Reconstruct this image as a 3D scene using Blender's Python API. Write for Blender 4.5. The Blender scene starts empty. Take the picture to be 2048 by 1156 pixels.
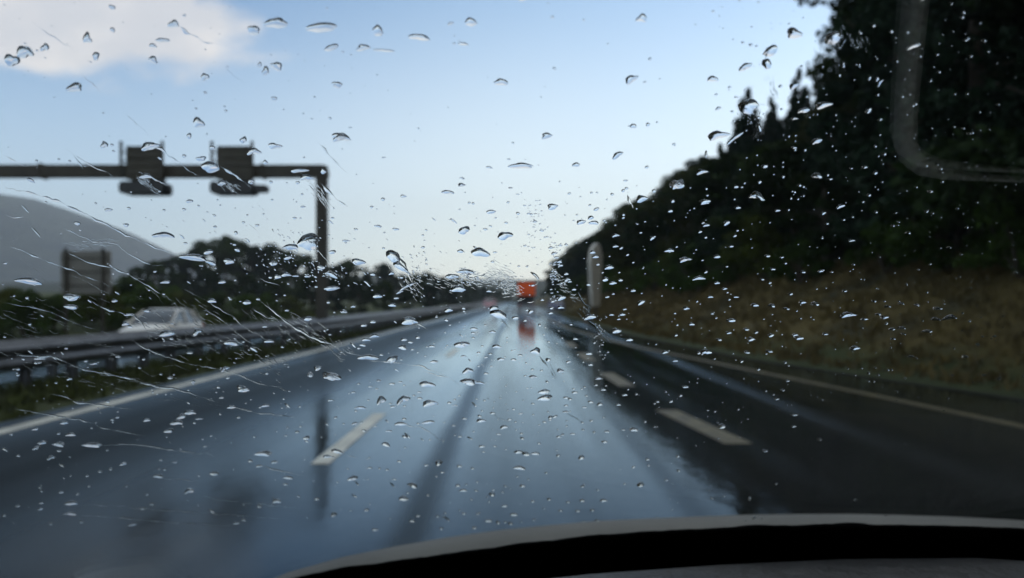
import bpy, bmesh, math, random
from mathutils import Vector, noise
R = math.radians
sc = bpy.context.scene
col = sc.collection
random.seed(7)

# ------------------------------------------------------------------ camera
F = 1592.9                 # focal length in photograph pixels (2048 wide)
VX, VY = 1030.0, 600.0     # vanishing point of the road
CAM = Vector((0, 0, 1.30))
cam_data = bpy.data.cameras.new('camera')
cam = bpy.data.objects.new('camera', cam_data); col.objects.link(cam)
cam.location = CAM; cam.rotation_euler = (R(90), 0, 0)
cam_data.lens = 28; cam_data.sensor_width = 36
cam_data.shift_x = -(VX - 1024) / 2048; cam_data.shift_y = (VY - 578) / 2048
cam_data.clip_start = 0.02; cam_data.clip_end = 20000
cam_data.dof.use_dof = True
cam_data.dof.focus_distance = 0.345
cam_data.dof.aperture_fstop = 11.5
sc.camera = cam

# ------------------------------------------------------------------ light
SUN_EL, SUN_AZ = 14.0, 62.0      # azimuth to the right of straight ahead
world = bpy.data.worlds.new('World'); sc.world = world; world.use_nodes = True
nt = world.node_tree; nt.nodes.clear()
def N(tree, typ, **kw):
    n = tree.nodes.new(typ)
    for k, v in kw.items(): setattr(n, k, v)
    return n
def L(tree, a, b): tree.links.new(a, b)
def math_node(tree, op, a, b=None, c=None, clamp=False):
    n = N(tree, 'ShaderNodeMath', operation=op); n.use_clamp = clamp
    for i, v in enumerate((a, b, c)):
        if v is None: continue
        if isinstance(v, (int, float)): n.inputs[i].default_value = v
        else: L(tree, v, n.inputs[i])
    return n.outputs[0]
def mix_col(tree, fac, a, b):
    n = N(tree, 'ShaderNodeMix', data_type='RGBA')
    for s, v in ((n.inputs[0], fac), (n.inputs[6], a), (n.inputs[7], b)):
        if isinstance(v, (int, float)): s.default_value = v
        elif isinstance(v, tuple): s.default_value = (*v, 1)
        else: L(tree, v, s)
    return n.outputs[2]
sky = N(nt, 'ShaderNodeTexSky', sky_type='NISHITA')
sky.sun_disc = False; sky.sun_elevation = R(SUN_EL); sky.sun_rotation = R(SUN_AZ)
sky.altitude = 400; sky.air_density = 1.0; sky.dust_density = 1.2; sky.ozone_density = 1.6
tc = N(nt, 'ShaderNodeTexCoord'); sx = N(nt, 'ShaderNodeSeparateXYZ'); L(nt, tc.outputs['Generated'], sx.inputs[0])
yy = math_node(nt, 'MAXIMUM', sx.outputs[1], 0.05)
aa = math_node(nt, 'DIVIDE', sx.outputs[0], yy); bb = math_node(nt, 'DIVIDE', sx.outputs[2], yy)
def fbm(scale_x, scale_y, sc_, det=5, off=0.0, rough=0.55):
    cx = N(nt, 'ShaderNodeCombineXYZ')
    L(nt, math_node(nt, 'MULTIPLY', aa, scale_x), cx.inputs[0]); L(nt, math_node(nt, 'MULTIPLY', bb, scale_y), cx.inputs[1])
    cx.inputs[2].default_value = off
    n = N(nt, 'ShaderNodeTexNoise'); n.inputs['Scale'].default_value = sc_; n.inputs['Detail'].default_value = det
    n.inputs['Roughness'].default_value = rough
    L(nt, cx.outputs[0], n.inputs['Vector']); return n.outputs[0]
def blob(cx, cy, rx, ry, shear=0.0):
    dx = math_node(nt, 'DIVIDE', math_node(nt, 'SUBTRACT', aa, cx), rx)
    b2 = math_node(nt, 'ADD', bb, math_node(nt, 'MULTIPLY', aa, shear))
    dy = math_node(nt, 'DIVIDE', math_node(nt, 'SUBTRACT', b2, cy), ry)
    d = math_node(nt, 'SQRT', math_node(nt, 'ADD', math_node(nt, 'MULTIPLY', dx, dx), math_node(nt, 'MULTIPLY', dy, dy)))
    return math_node(nt, 'SUBTRACT', 1.0, d)
def smooth(v, lo, hi):
    m = N(nt, 'ShaderNodeMapRange', interpolation_type='SMOOTHSTEP'); L(nt, v, m.inputs[0])
    m.inputs[1].default_value = lo; m.inputs[2].default_value = hi; return m.outputs[0]
nz = fbm(1.0, 1.9, 4.5, 6, 3.1)
c1 = math_node(nt, 'ADD', blob(-0.57, 0.262, 0.25, 0.085, 0.17), math_node(nt, 'MULTIPLY', math_node(nt, 'SUBTRACT', nz, 0.5), 2.0))
cm1 = smooth(c1, 0.0, 0.38)
c2 = math_node(nt, 'ADD', blob(-0.33, 0.262, 0.09, 0.022, 0.25), math_node(nt, 'MULTIPLY', math_node(nt, 'SUBTRACT', nz, 0.5), 2.0))
cm2 = math_node(nt, 'MULTIPLY', smooth(c2, -0.1, 0.8), 0.0)
cm = math_node(nt, 'MAXIMUM', cm1, cm2)
shade = fbm(1.0, 1.6, 3.2, 4, 9.0)
ccol = mix_col(nt, smooth(shade, 0.38, 0.62), (4.8, 4.3, 4.05), (3.2, 3.1, 3.3))
# pale veil low over the horizon
veil = smooth(bb, 0.46, -0.02)
skyc = mix_col(nt, math_node(nt, 'MULTIPLY', veil, 0.70), sky.outputs[0], (5.6,5.45,5.25))
tint = N(nt, 'ShaderNodeMix', data_type='RGBA', blend_type='MULTIPLY'); tint.inputs[0].default_value = 1.0
hi = smooth(bb, 0.38, 0.70)
skyc = mix_col(nt, math_node(nt, 'MULTIPLY', hi, 0.85), skyc, (3.7, 3.65, 3.6))
L(nt, skyc, tint.inputs[6]); tint.inputs[7].default_value = (1.0, 1.0, 1.03, 1)
left = N(nt, 'ShaderNodeMix', data_type='RGBA', blend_type='MULTIPLY'); L(nt, smooth(aa, 0.05, -0.55), left.inputs[0])
L(nt, tint.outputs[2], left.inputs[6]); left.inputs[7].default_value = (0.66, 0.76, 0.88, 1)
allc = mix_col(nt, math_node(nt, 'MULTIPLY', cm, 0.92), left.outputs[2], ccol)
bg = N(nt, 'ShaderNodeBackground'); bg.inputs[1].default_value = 0.13
L(nt, allc, bg.inputs[0]); wo = N(nt, 'ShaderNodeOutputWorld'); L(nt, bg.outputs[0], wo.inputs[0])

sd = bpy.data.lights.new('sun', 'SUN'); sd.energy = 0.5; sd.angle = R(10); sd.color = (1, 0.93, 0.84)
sun = bpy.data.objects.new('sun', sd); col.objects.link(sun)
sun.rotation_euler = Vector((-math.sin(R(SUN_AZ)) * math.cos(R(SUN_EL)), -math.cos(R(SUN_AZ)) * math.cos(R(SUN_EL)), -math.sin(R(SUN_EL)))).to_track_quat('-Z', 'Y').to_euler()
sc.view_settings.view_transform = 'Standard'; sc.view_settings.look = 'None'
sc.view_settings.exposure = 1.12; sc.view_settings.gamma = 1.0
sc.cycles.max_bounces = 10; sc.cycles.transmission_bounces = 10; sc.cycles.transparent_max_bounces = 16
sc.cycles.volume_bounces = 0; sc.cycles.caustics_refractive = False; sc.cycles.caustics_reflective = False
sc.cycles.use_denoising = True
sc.cycles.blur_glossy = 0.3
sc.cycles.volume_max_steps = 128

# ------------------------------------------------------------------ helpers
MATS = {}
def mat(name, color, rough=0.8, var=0.25, scale=3.0, spec=0.5, metal=0.0, stretch=(1, 1, 1), bump=0.0, color2=None, trans=0.0):
    if name in MATS: return MATS[name]
    m = bpy.data.materials.new(name); m.use_nodes = True; t = m.node_tree
    p = t.nodes['Principled BSDF']
    tcx = N(t, 'ShaderNodeTexCoord'); mp = N(t, 'ShaderNodeMapping'); mp.inputs['Scale'].default_value = stretch
    L(t, tcx.outputs['Object'], mp.inputs[0])
    n = N(t, 'ShaderNodeTexNoise'); n.inputs['Scale'].default_value = scale; n.inputs['Detail'].default_value = 6
    L(t, mp.outputs[0], n.inputs['Vector'])
    r = N(t, 'ShaderNodeValToRGB'); r.color_ramp.elements[0].position = 0.3; r.color_ramp.elements[1].position = 0.7
    c2 = color2 or tuple(min(1, c * (1 + var)) for c in color)
    c1_ = color if color2 else tuple(c * (1 - var) for c in color)
    r.color_ramp.elements[0].color = (*c1_, 1); r.color_ramp.elements[1].color = (*c2, 1)
    L(t, n.outputs[0], r.inputs[0]); L(t, r.outputs[0], p.inputs['Base Color'])
    p.inputs['Roughness'].default_value = rough; p.inputs['Metallic'].default_value = metal
    p.inputs['Specular IOR Level'].default_value = spec
    if bump:
        b = N(t, 'ShaderNodeBump'); b.inputs['Strength'].default_value = bump; b.inputs['Distance'].default_value = 0.05
        L(t, n.outputs[0], b.inputs['Height']); L(t, b.outputs[0], p.inputs['Normal'])
    MATS[name] = m; return m

class MB:
    """collects shapes for ONE mesh"""
    def __init__(s): s.v = []; s.f = []; s.sm = []
    def add(s, vs, fs, smooth=False):
        b = len(s.v); s.v += [tuple(v) for v in vs]; s.f += [tuple(b + i for i in f) for f in fs]; s.sm += [smooth] * len(fs); return s
    def box(s, x0, x1, y0, y1, z0, z1, bev=0.0):
        if bev:
            # rounded in the x-z outline, extruded along y
            pts = []
            for cx, cz, a0 in ((x1 - bev, z1 - bev, 0), (x0 + bev, z1 - bev, 90), (x0 + bev, z0 + bev, 180), (x1 - bev, z0 + bev, 270)):
                for k in range(4):
                    a = R(a0 + 30 * k); pts.append((cx + bev * math.cos(a), cz + bev * math.sin(a)))
            return s.prism([(p[0], y0, p[1]) for p in pts], (0, y1 - y0, 0))
        vs = [(x, y, z) for x in (x0, x1) for y in (y0, y1) for z in (z0, z1)]
        fs = [(0, 1, 3, 2), (4, 6, 7, 5), (0, 4, 5, 1), (2, 3, 7, 6), (0, 2, 6, 4), (1, 5, 7, 3)]
        return s.add(vs, fs)
    def prism(s, pts, ext):
        n = len(pts); e = Vector(ext)
        vs = [Vector(p) for p in pts] + [Vector(p) + e for p in pts]
        fs = [tuple(range(n))[::-1], tuple(range(n, 2 * n))] + [(i, (i + 1) % n, n + (i + 1) % n, n + i) for i in range(n)]
        return s.add(vs, fs)
    def cyl(s, a, b, r0, r1=None, n=12, caps=True):
        a, b = Vector(a), Vector(b); r1 = r0 if r1 is None else r1
        d = (b - a).normalized(); u = d.orthogonal().normalized(); w = d.cross(u)
        vs = []
        for p, r in ((a, r0), (b, r1)):
            for i in range(n):
                t = 2 * math.pi * i / n; vs.append(p + u * r * math.cos(t) + w * r * math.sin(t))
        s.add(vs, [(i, (i + 1) % n, n + (i + 1) % n, n + i) for i in range(n)], True)
        if caps: s.add(vs[:n], [tuple(range(n))[::-1]]); s.add(vs[n:], [tuple(range(n))])
        return s
    def build(s, name, m, parent=None):
        me = bpy.data.meshes.new(name); me.from_pydata(s.v, [], s.f); me.update()
        me.polygons.foreach_set('use_smooth', s.sm)
        bm = bmesh.new(); bm.from_mesh(me); bmesh.ops.recalc_face_normals(bm, faces=bm.faces); bm.to_mesh(me); bm.free()
        me.materials.append(m)
        o = bpy.data.objects.new(name, me); col.objects.link(o)
        if parent: o.parent = parent
        return o
def raw(name, vs, fs, m, parent=None, smooth=True):
    me = bpy.data.meshes.new(name); me.from_pydata([tuple(v) for v in vs], [], fs); me.update()
    me.polygons.foreach_set('use_smooth', [smooth] * len(fs)); me.materials.append(m)
    o = bpy.data.objects.new(name, me); col.objects.link(o)
    if parent: o.parent = parent
    return o
def tag(o, label=None, cat=None, group=None, kind=None):
    if label: o['label'] = label
    if cat: o['category'] = cat
    if group: o['group'] = group
    if kind: o['kind'] = kind
    return o
def empty(name, loc=(0, 0, 0), rz=0.0):
    o = bpy.data.objects.new(name, None); o.location = loc; o.rotation_euler = (0, 0, rz); o.empty_display_size = 0.1
    col.objects.link(o); return o
def copy_tree(o, parent=None):
    c = o.copy(); col.objects.link(c)
    if parent: c.parent = parent
    for ch in list(o.children): copy_tree(ch, c)
    return c
def lerp_tab(tab, x):
    if x <= tab[0][0]: return tab[0][1]
    for (a, fa), (b, fb) in zip(tab, tab[1:]):
        if x <= b:
            t = (x - a) / (b - a); return fa + (fb - fa) * t
    return tab[-1][1]

# ------------------------------------------------------------------ road plan (metres, forward is +y)
R_EDGE = [(-20, 8.6), (0, 7.6), (10, 6.6), (17, 5.1), (29, 4.2), (60, 3.9), (500, 3.9)]      # right edge of the asphalt
R_LINE = [(-20, 6.8), (0, 6.0), (8, 5.25), (13, 4.6), (23, 3.25), (35, 2.5), (60, 2.1), (500, 2.1)]
R_DASH = [(3, 2.15), (7.2, 2.02), (9.4, 1.78), (14, 1.62), (500, 1.62)]
RAIL = [(-20, -8.0), (5, -7.2), (12, -6.85), (16, -6.72), (19, -6.35), (23, -5.95), (30, -5.8), (500, -5.8)]
ROAD_L = -5.45
OPP_Z = -0.42
def terrain_z(x, y):
    e = lerp_tab(R_EDGE, y) + 0.25
    if x >= e:
        d = x - e
        z = 0.02 + 0.10 * min(d, 0.9) + 0.50 * max(0, min(d, 6) - 0.9)
        if d > 6: z += 0.66 * (min(d, 22) - 6)
        if d > 22: z += 0.15 * (d - 22)
        fade = 1 - max(0, min(1, (y - 220) / 200)) * 0.85
        return z * fade + (0.12 * noise.noise(Vector((x * 0.6, y * 0.35, 0))) * min(1, d * .6))
    if x >= ROAD_L: return -0.03
    if x >= -8.7:
        k = max(0, min(1, (-7.0 - x) / 1.4)); k = k * k * (3 - 2 * k)
        return 0.03 * min(1, (ROAD_L - x) * 3) + (OPP_Z - 0.05) * k
    if x >= -18.0: return OPP_Z - 0.04
    d = -18.0 - x
    return OPP_Z - 0.04 + 0.10 * min(d, 10) + 0.03 * max(0, min(d, 120) - 10) + 0.1 * noise.noise(Vector((x * 0.2, y * 0.1, 5)))

def grass_mat():
    m = bpy.data.materials.new('grass_ground'); m.use_nodes = True; t = m.node_tree; p = t.nodes['Principled BSDF']
    tcx = N(t, 'ShaderNodeTexCoord')
    def nz_(s, d=5):
        n = N(t, 'ShaderNodeTexNoise'); n.inputs['Scale'].default_value = s; n.inputs['Detail'].default_value = d
        L(t, tcx.outputs['Object'], n.inputs['Vector']); return n.outputs[0]
    g = mix_col(t, nz_(2.5), (0.022, 0.034, 0.004), (0.05, 0.062, 0.008))
    br = mix_col(t, nz_(1.2), (0.080, 0.056, 0.010), (0.155, 0.108, 0.022))
    br = mix_col(t, math_node(t, 'MULTIPLY', math_node(t, 'SUBTRACT', nz_(0.45, 3), 0.5), 5.0, clamp=True), br, (0.032, 0.032, 0.012))
    s = N(t, 'ShaderNodeSeparateXYZ'); L(t, tcx.outputs['Object'], s.inputs[0])
    # dry grass on the right bank, between about 0.25 m and 4 m up; the wood floor above it
    z = math_node(t, 'ADD', s.outputs[2], math_node(t, 'MULTIPLY', math_node(t, 'SUBTRACT', nz_(0.7, 4), 0.5), 0.55))
    f1 = N(t, 'ShaderNodeMapRange'); L(t, z, f1.inputs[0]); f1.inputs[1].default_value = 0.10; f1.inputs[2].default_value = 0.55
    f2 = math_node(t, 'GREATER_THAN', s.outputs[0], 3.0)
    f = math_node(t, 'MULTIPLY', f1.outputs[0], f2)
    f3 = N(t, 'ShaderNodeMapRange'); L(t, z, f3.inputs[0]); f3.inputs[1].default_value = 2.4; f3.inputs[2].default_value = 3.2
    c = mix_col(t, f, g, br); c = mix_col(t, math_node(t, 'MULTIPLY', f3.outputs[0], f2), c, (0.03, 0.03, 0.014))
    L(t, c, p.inputs['Base Color']); p.inputs['Roughness'].default_value = 0.95
    b = N(t, 'ShaderNodeBump'); b.inputs['Distance'].default_value = 0.12; L(t, nz_(14, 6), b.inputs['Height']); L(t, b.outputs[0], p.inputs['Normal'])
    return m
GRASS = grass_mat()
ys = [-25 + 2.5 * i for i in range(60)] + [125 + 10 * i for i in range(35)] + [480 + 60 * i for i in range(30)] + [2450]
def xrow(y):
    e = lerp_tab(R_EDGE, y) + 0.25
    xs = [-3200, -1600, -800, -400, -200, -120, -80, -55, -40, -32, -26, -22, -19.5, -18.2, -18, -14, -9.2, -8.7, -8.3, -8.0, -7.6, -7.2, -6.9, -6.2, -5.8, ROAD_L - .12, ROAD_L + .02, -3, 0, e - 0.3, e]
    xs += [e + d for d in (0.4, .9, 1.3, 1.8, 2.4, 3, 3.8, 4.6, 6, 8, 11, 15, 22, 30, 45, 80, 160, 400, 900, 1800, 3200)]
    return xs
vs, fs = [], []; W = None
for y in ys:
    xs = xrow(y); W = len(xs)
    vs += [(x, y, terrain_z(x, y)) for x in xs]
for j in range(len(ys) - 1):
    for i in range(W - 1): fs.append((j * W + i, j * W + i + 1, (j + 1) * W + i + 1, (j + 1) * W + i))
tag(raw('ground', vs, fs, GRASS), 'grassy ground, median and bank beside the wet motorway', kind='structure')

# ---- grass tufts along the bank and the median edges
def tufts(name, label, pts, m, hmin, hmax):
    v, f = [], []
    for (x, y) in pts:
        z = terrain_z(x, y)
        for k in range(5):
            a = random.uniform(0, math.pi); h = random.uniform(hmin, hmax); w = random.uniform(.02, .05)
            ox, oy = random.uniform(-.12, .12), random.uniform(-.12, .12); lx, ly = random.uniform(-.12, .12), random.uniform(-.12, .12)
            b = len(v)
            v += [(x + ox - w * math.cos(a), y + oy - w * math.sin(a), z - .02), (x + ox + w * math.cos(a), y + oy + w * math.sin(a), z - .02), (x + ox + lx, y + oy + ly, z + h)]
            f.append((b, b + 1, b + 2))
    tag(raw(name, v, f, m, smooth=False), label, kind='stuff')
P = []
for _ in range(9000):
    y = random.uniform(5, 70) if random.random() < .8 else random.uniform(70, 160)
    P.append((lerp_tab(R_EDGE, y) + .5 + random.random() ** 1.1 * 5.4, y))
tufts('dry_grass', 'dry brown grass on the right roadside bank', P, mat('dry_grass', (0.09, 0.064, 0.016), .95, .4, .8), .05, .2)
P = []
for _ in range(5500):
    y = random.uniform(6, 60) if random.random() < .8 else random.uniform(60, 140)
    P.append((random.uniform(lerp_tab(RAIL, y) - .5, ROAD_L - .12), y))
tufts('grass', 'green grass on the median strip beneath the guardrail', P, mat('green_grass', (0.034, 0.046, 0.005), .95, .4, .8), .05, .16)

# ---- wet asphalt
def wet_asphalt(name, base=0.028, tracks_and_shade=()):
    m = bpy.data.materials.new(name); m.use_nodes = True; t = m.node_tree; p = t.nodes['Principled BSDF']
    tcx = N(t, 'ShaderNodeTexCoord'); s = N(t, 'ShaderNodeSeparateXYZ'); L(t, tcx.outputs['Object'], s.inputs[0])
    def nz_(sc_, stretch=(1, 1, 1), d=5):
        mp = N(t, 'ShaderNodeMapping'); mp.inputs['Scale'].default_value = stretch; L(t, tcx.outputs['Object'], mp.inputs[0])
        n = N(t, 'ShaderNodeTexNoise'); n.inputs['Scale'].default_value = sc_; n.inputs['Detail'].default_value = d
        L(t, mp.outputs[0], n.inputs['Vector']); return n.outputs[0]
    stre = nz_(1.6, (1, .035, 1), 4)
    wob = math_node(t, 'MULTIPLY', math_node(t, 'SUBTRACT', nz_(1.0, (0.2, .12, 1), 2), .5), .35)
    x = math_node(t, 'ADD', s.outputs[0], wob)
    tr = None
    for (cx, w, k) in tracks_and_shade:       # worn, less flooded wheel paths and a painted-in dim band at left: rougher, darker
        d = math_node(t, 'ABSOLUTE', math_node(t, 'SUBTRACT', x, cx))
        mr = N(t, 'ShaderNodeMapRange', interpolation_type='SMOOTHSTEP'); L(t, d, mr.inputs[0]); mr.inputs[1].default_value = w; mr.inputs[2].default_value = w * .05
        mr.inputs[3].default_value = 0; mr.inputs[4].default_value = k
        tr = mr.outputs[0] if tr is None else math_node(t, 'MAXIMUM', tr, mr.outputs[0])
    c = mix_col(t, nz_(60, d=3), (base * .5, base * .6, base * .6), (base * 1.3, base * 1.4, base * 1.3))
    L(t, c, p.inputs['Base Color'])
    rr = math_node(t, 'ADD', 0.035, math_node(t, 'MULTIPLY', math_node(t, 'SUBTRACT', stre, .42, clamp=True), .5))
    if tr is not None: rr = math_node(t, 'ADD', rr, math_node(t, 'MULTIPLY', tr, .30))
    L(t, rr, p.inputs['Roughness'])
    if tr is not None:
        pass
    p.inputs['IOR'].default_value = 1.34; p.inputs['Specular Tint'].default_value = (.78, .90, 1, 1)
    b = N(t, 'ShaderNodeBump'); b.inputs['Strength'].default_value = .09; b.inputs['Distance'].default_value = .02
    hh = math_node(t, 'ADD', nz_(9, (1, .5, 1), 4), math_node(t, 'MULTIPLY', nz_(90, d=2), .12))
    L(t, hh, b.inputs['Height']); L(t, b.outputs[0], p.inputs['Normal'])
    # a dark stone surface under a film of water with a faint cool tinge; matt in the wheel paths and the dimmed left band
    df = N(t, 'ShaderNodeBsdfDiffuse'); L(t, c, df.inputs[0])
    gl = N(t, 'ShaderNodeBsdfGlossy'); gl.inputs[0].default_value = (.70, .86, 1, 1); L(t, rr, gl.inputs['Roughness']); L(t, b.outputs[0], gl.inputs['Normal'])
    fr = N(t, 'ShaderNodeFresnel'); fr.inputs[0].default_value = 1.33; L(t, b.outputs[0], fr.inputs['Normal'])
    fac = fr.outputs[0]
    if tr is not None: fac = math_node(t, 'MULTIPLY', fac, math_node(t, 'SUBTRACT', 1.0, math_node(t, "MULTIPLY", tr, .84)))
    pm = N(t, 'ShaderNodeMapRange'); L(t, nz_(.9, (1, .05, 1), 5), pm.inputs[0]); pm.inputs[1].default_value = .36; pm.inputs[2].default_value = .60; pm.inputs[3].default_value = .84; pm.inputs[4].default_value = 1.3
    fac = math_node(t, 'MULTIPLY', fac, pm.outputs[0], clamp=True)
    mx = N(t, 'ShaderNodeMixShader'); L(t, fac, mx.inputs[0]); L(t, df.outputs[0], mx.inputs[1]); L(t, gl.outputs[0], mx.inputs[2])
    L(t, mx.outputs[0], t.nodes['Material Output'].inputs[0])
    return m
def ribbon(name, f0, f1, y0, y1, z, m, step=2.5):
    v, f = [], []; n = max(1, int((y1 - y0) / step))
    for i in range(n + 1):
        y = y0 + (y1 - y0) * i / n; v += [(f0(y), y, z), (f1(y), y, z)]
    f = [(2 * i, 2 * i + 1, 2 * i + 3, 2 * i + 2) for i in range(n)]
    return raw(name, v, f, m, smooth=False)
ASPH = wet_asphalt('wet_asphalt', .016, ((-0.62, .20, .62), (1.12, .18, .28), (-2.45, .2, .42), (-3.9, 2.7, 1.0), (-5.2, .6, .9), (3.4, .4, .3)))  # broad left-lane entry dulls the asphalt to paint in the dim lower-left corner
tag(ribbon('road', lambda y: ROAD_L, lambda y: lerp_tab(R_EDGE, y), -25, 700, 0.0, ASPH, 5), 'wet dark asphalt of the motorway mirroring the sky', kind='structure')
tag(ribbon('opposite_road', lambda y: -17.8, lambda y: -8.75, -25, 700, OPP_Z, wet_asphalt('wet_asphalt_opposite', .02, ((-11, .3, .5), (-12.8, .3, .5)))), 'wet carriageway of the oncoming traffic behind the guardrail', kind='structure')
PAINT = mat('road_paint', (0.55, 0.54, 0.46), .45, .3, 2.0)
PAINT_Y = mat('worn_paint', (0.105, 0.088, 0.042), .6, .5, 3.0)
tag(ribbon('edge_line', lambda y: -5.17, lambda y: -4.97, -10, 500, .004, PAINT, 10), 'white edge line by the median', kind='structure')
tag(ribbon('shoulder_line', lambda y: lerp_tab(R_LINE, y) - .09, lambda y: lerp_tab(R_LINE, y) + .09, -10, 500, .004, PAINT_Y), 'worn edge line curving in from the right shoulder', kind='structure')
for k in range(14):
    y0 = 6.3 + 12.0 * k
    tag(ribbon('lane_dash', lambda y: -1.62, lambda y: -1.47, y0, y0 + 2.8, .004, PAINT), 'short white dash of the left lane line', group='lane dashes', kind='structure')
for k, (y0, y1) in enumerate(((7.2, 9.4), (12.0, 14.2), (17, 19.5), (22, 24.5))):
    tag(ribbon('lane_dash', lambda y: lerp_tab(R_DASH, y) - .13, lambda y: lerp_tab(R_DASH, y) + .13, y0, y1, .004, PAINT_Y, .5), 'broad worn dash of the slip lane line', group='slip lane dashes', kind='structure')
CONC = mat('concrete', (.035, .034, .03), .95, .3, 4, spec=.08)
kb = ribbon('kerb', lambda y: lerp_tab(R_EDGE, y) - .02, lambda y: lerp_tab(R_EDGE, y) + .14, -20, 300, .008, CONC)
tag(kb, 'narrow flush concrete drainage edge along the right shoulder', kind='structure')

# ------------------------------------------------------------------ hills
def heightfield(name, label, x0, x1, y0, y1, nx, ny, fn, m):
    v = [(x0 + (x1 - x0) * i / nx, y0 + (y1 - y0) * j / ny, fn(x0 + (x1 - x0) * i / nx, y0 + (y1 - y0) * j / ny)) for j in range(ny + 1) for i in range(nx + 1)]
    f = [(j * (nx + 1) + i, j * (nx + 1) + i + 1, (j + 1) * (nx + 1) + i + 1, (j + 1) * (nx + 1) + i) for j in range(ny) for i in range(nx)]
    return tag(raw(name, v, f, m), label, kind='structure')
M_RIDGE = [(-3000, 262), (-1700, 268), (-1400, 258), (-1150, 232), (-970, 196), (-900, 190), (-829, 162), (-734, 115), (-659, 78), (-590, 46), (-520, 10), (-440, -6)]
def mountain(x, y):
    s = 1 - abs(y - 1500) / 700.0
    return -8 + (lerp_tab(M_RIDGE, x) + 8) * max(0, math.sin(max(0, s) * math.pi / 2)) + 5 * noise.noise(Vector((x / 90, y / 90, 1)))
heightfield('mountain', 'blue grey mountain in the distance on the left', -3000, -420, 800, 2200, 90, 40, mountain, mat('hazed_mountain_forest', (.012, .022, .036), .95, .5, .02, color2=(.055, .070, .070)))  # forest colour blued to carry part of the distance haze
def far_hill(x, y):
    s = max(0, 1 - abs(y - 620) / 260)
    return -3 + 21 * math.sin(s * math.pi / 2) * (0.55 + 0.45 * math.cos((x + 150) / 210)) + 3 * noise.noise(Vector((x / 30, y / 30, 7)))
heightfield('hill', 'low wooded hill closing the road ahead', -420, 420, 380, 880, 90, 40, far_hill, mat('hill_forest', (.015, .022, .012), .95, .5, .12))

# ------------------------------------------------------------------ trees
BARK = mat('bark', (.06, .045, .03), .9, .3, 6, bump=.3)
def leaf_mat(name, c):
    m = mat(name, c, .7, .5, 2.2, spec=.12); return m
LEAF = [leaf_mat('leaf_dark', (.015, .029, .005)), leaf_mat('leaf_mid', (.025, .043, .006)), leaf_mat('leaf_olive', (.034, .040, .006)), leaf_mat('leaf_blue', (.011, .024, .010))]
SHRUBLEAF = [leaf_mat('shrub_leaf_dark', (.030, .055, .008)), leaf_mat('shrub_leaf_mid', (.045, .080, .010)), leaf_mat('shrub_leaf_olive', (.060, .075, .010)), leaf_mat('shrub_leaf_blue', (.03, .05, .02))]
def crown_mesh(rng, kind, n):
    """leaf clumps in a unit crown: 0..1 high, about +-0.42 wide"""
    v, f = [], []
    lobes = []
    if kind == 'conifer':
        for k in range(15):
            z = .06 + .90 * k / 14; r = .25 * (1 - z) + .018
            for q in range(5 if z < .8 else 2):
                a = rng.uniform(0, 6.28); lobes.append((math.cos(a) * r * .75, math.sin(a) * r * .75, z, r * .55, .045, 1))
    elif kind == 'bush':
        for k in range(26):
            a = rng.uniform(0, 6.28); d = rng.uniform(0, .42); z = rng.uniform(.12, .85 - d * .6)
            lobes.append((math.cos(a) * d, math.sin(a) * d, z, rng.uniform(.09, .17), rng.uniform(.08, .15), 1))
    else:
        for k in range(34):
            a = rng.uniform(0, 6.28); zz = rng.uniform(.12, .95)
            prof = math.sin(min(1, (zz) / .95 * .92 + .08) * math.pi) ** .55 * .36
            d = prof * rng.uniform(.2, 1.0)
            lobes.append((math.cos(a) * d, math.sin(a) * d, zz, rng.uniform(.065, .13), rng.uniform(.045, .09), 1))
    for i in range(n):
        lx, ly, lz, lr, lh, _ = rng.choice(lobes)
        d = Vector((rng.gauss(0, 1), rng.gauss(0, 1), rng.gauss(0, 1))).normalized() * rng.random() ** .4
        c = Vector((lx + d.x * lr, ly + d.y * lr, lz + d.z * lh))
        nn = Vector((rng.gauss(0, 1), rng.gauss(0, 1), rng.gauss(0, 1) + .6)).normalized()
        u = nn.orthogonal().normalized(); w = nn.cross(u); a = rng.uniform(0, 6.28)
        u, w = u * math.cos(a) + w * math.sin(a), w * math.cos(a) - u * math.sin(a)
        s = rng.uniform(.006, .013) * (1.5 if kind == 'bush' else 1)
        b = len(v)
        v += [c - u * s * 1.5, c - w * s * .8 + nn * s * .3, c + u * s * 1.5, c + w * s * .8 + nn * s * .3]
        f.append((b, b + 1, b + 2, b + 3))
    return v, f
def tree_proto(kind, li, seed):
    rng = random.Random(seed)
    name = {'conifer': 'conifer_tree', 'bush': 'shrub', 'round': 'leafy_tree'}[kind]
    root = empty(name)
    v, f = crown_mesh(rng, kind, {'conifer': 9000, 'bush': 6000, 'round': 16000}[kind])
    raw('crown', v, f, (SHRUBLEAF if kind == 'bush' else LEAF)[li], root, smooth=False)
    tb = MB()
    if kind == 'bush':
        for k in range(5):
            a = rng.uniform(0, 6.28); tb.cyl((0, 0, -.05), (.2 * math.cos(a), .2 * math.sin(a), .5), .018, .006, 6)
        tb.build('stem', BARK, root)
    else:
        tb.cyl((0, 0, -.06), (0.01, 0, .5), .022, .014, 8).cyl((0.01, 0, .5), (0, 0.01, .93), .014, .003, 8)
        for k in range(9):
            a = rng.uniform(0, 6.28); z = rng.uniform(.15, .75); r = .25 if kind == 'round' else .12
            tb.cyl((0, 0, z), (r * math.cos(a), r * math.sin(a), z + (.13 if kind == 'round' else -.01)), .008, .002, 6)
        tb.build('trunk', BARK, root)
    return root
protos = {}
def proto(kind, li, seed):
    key = (kind, li, seed)
    return protos.get(key)
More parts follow.
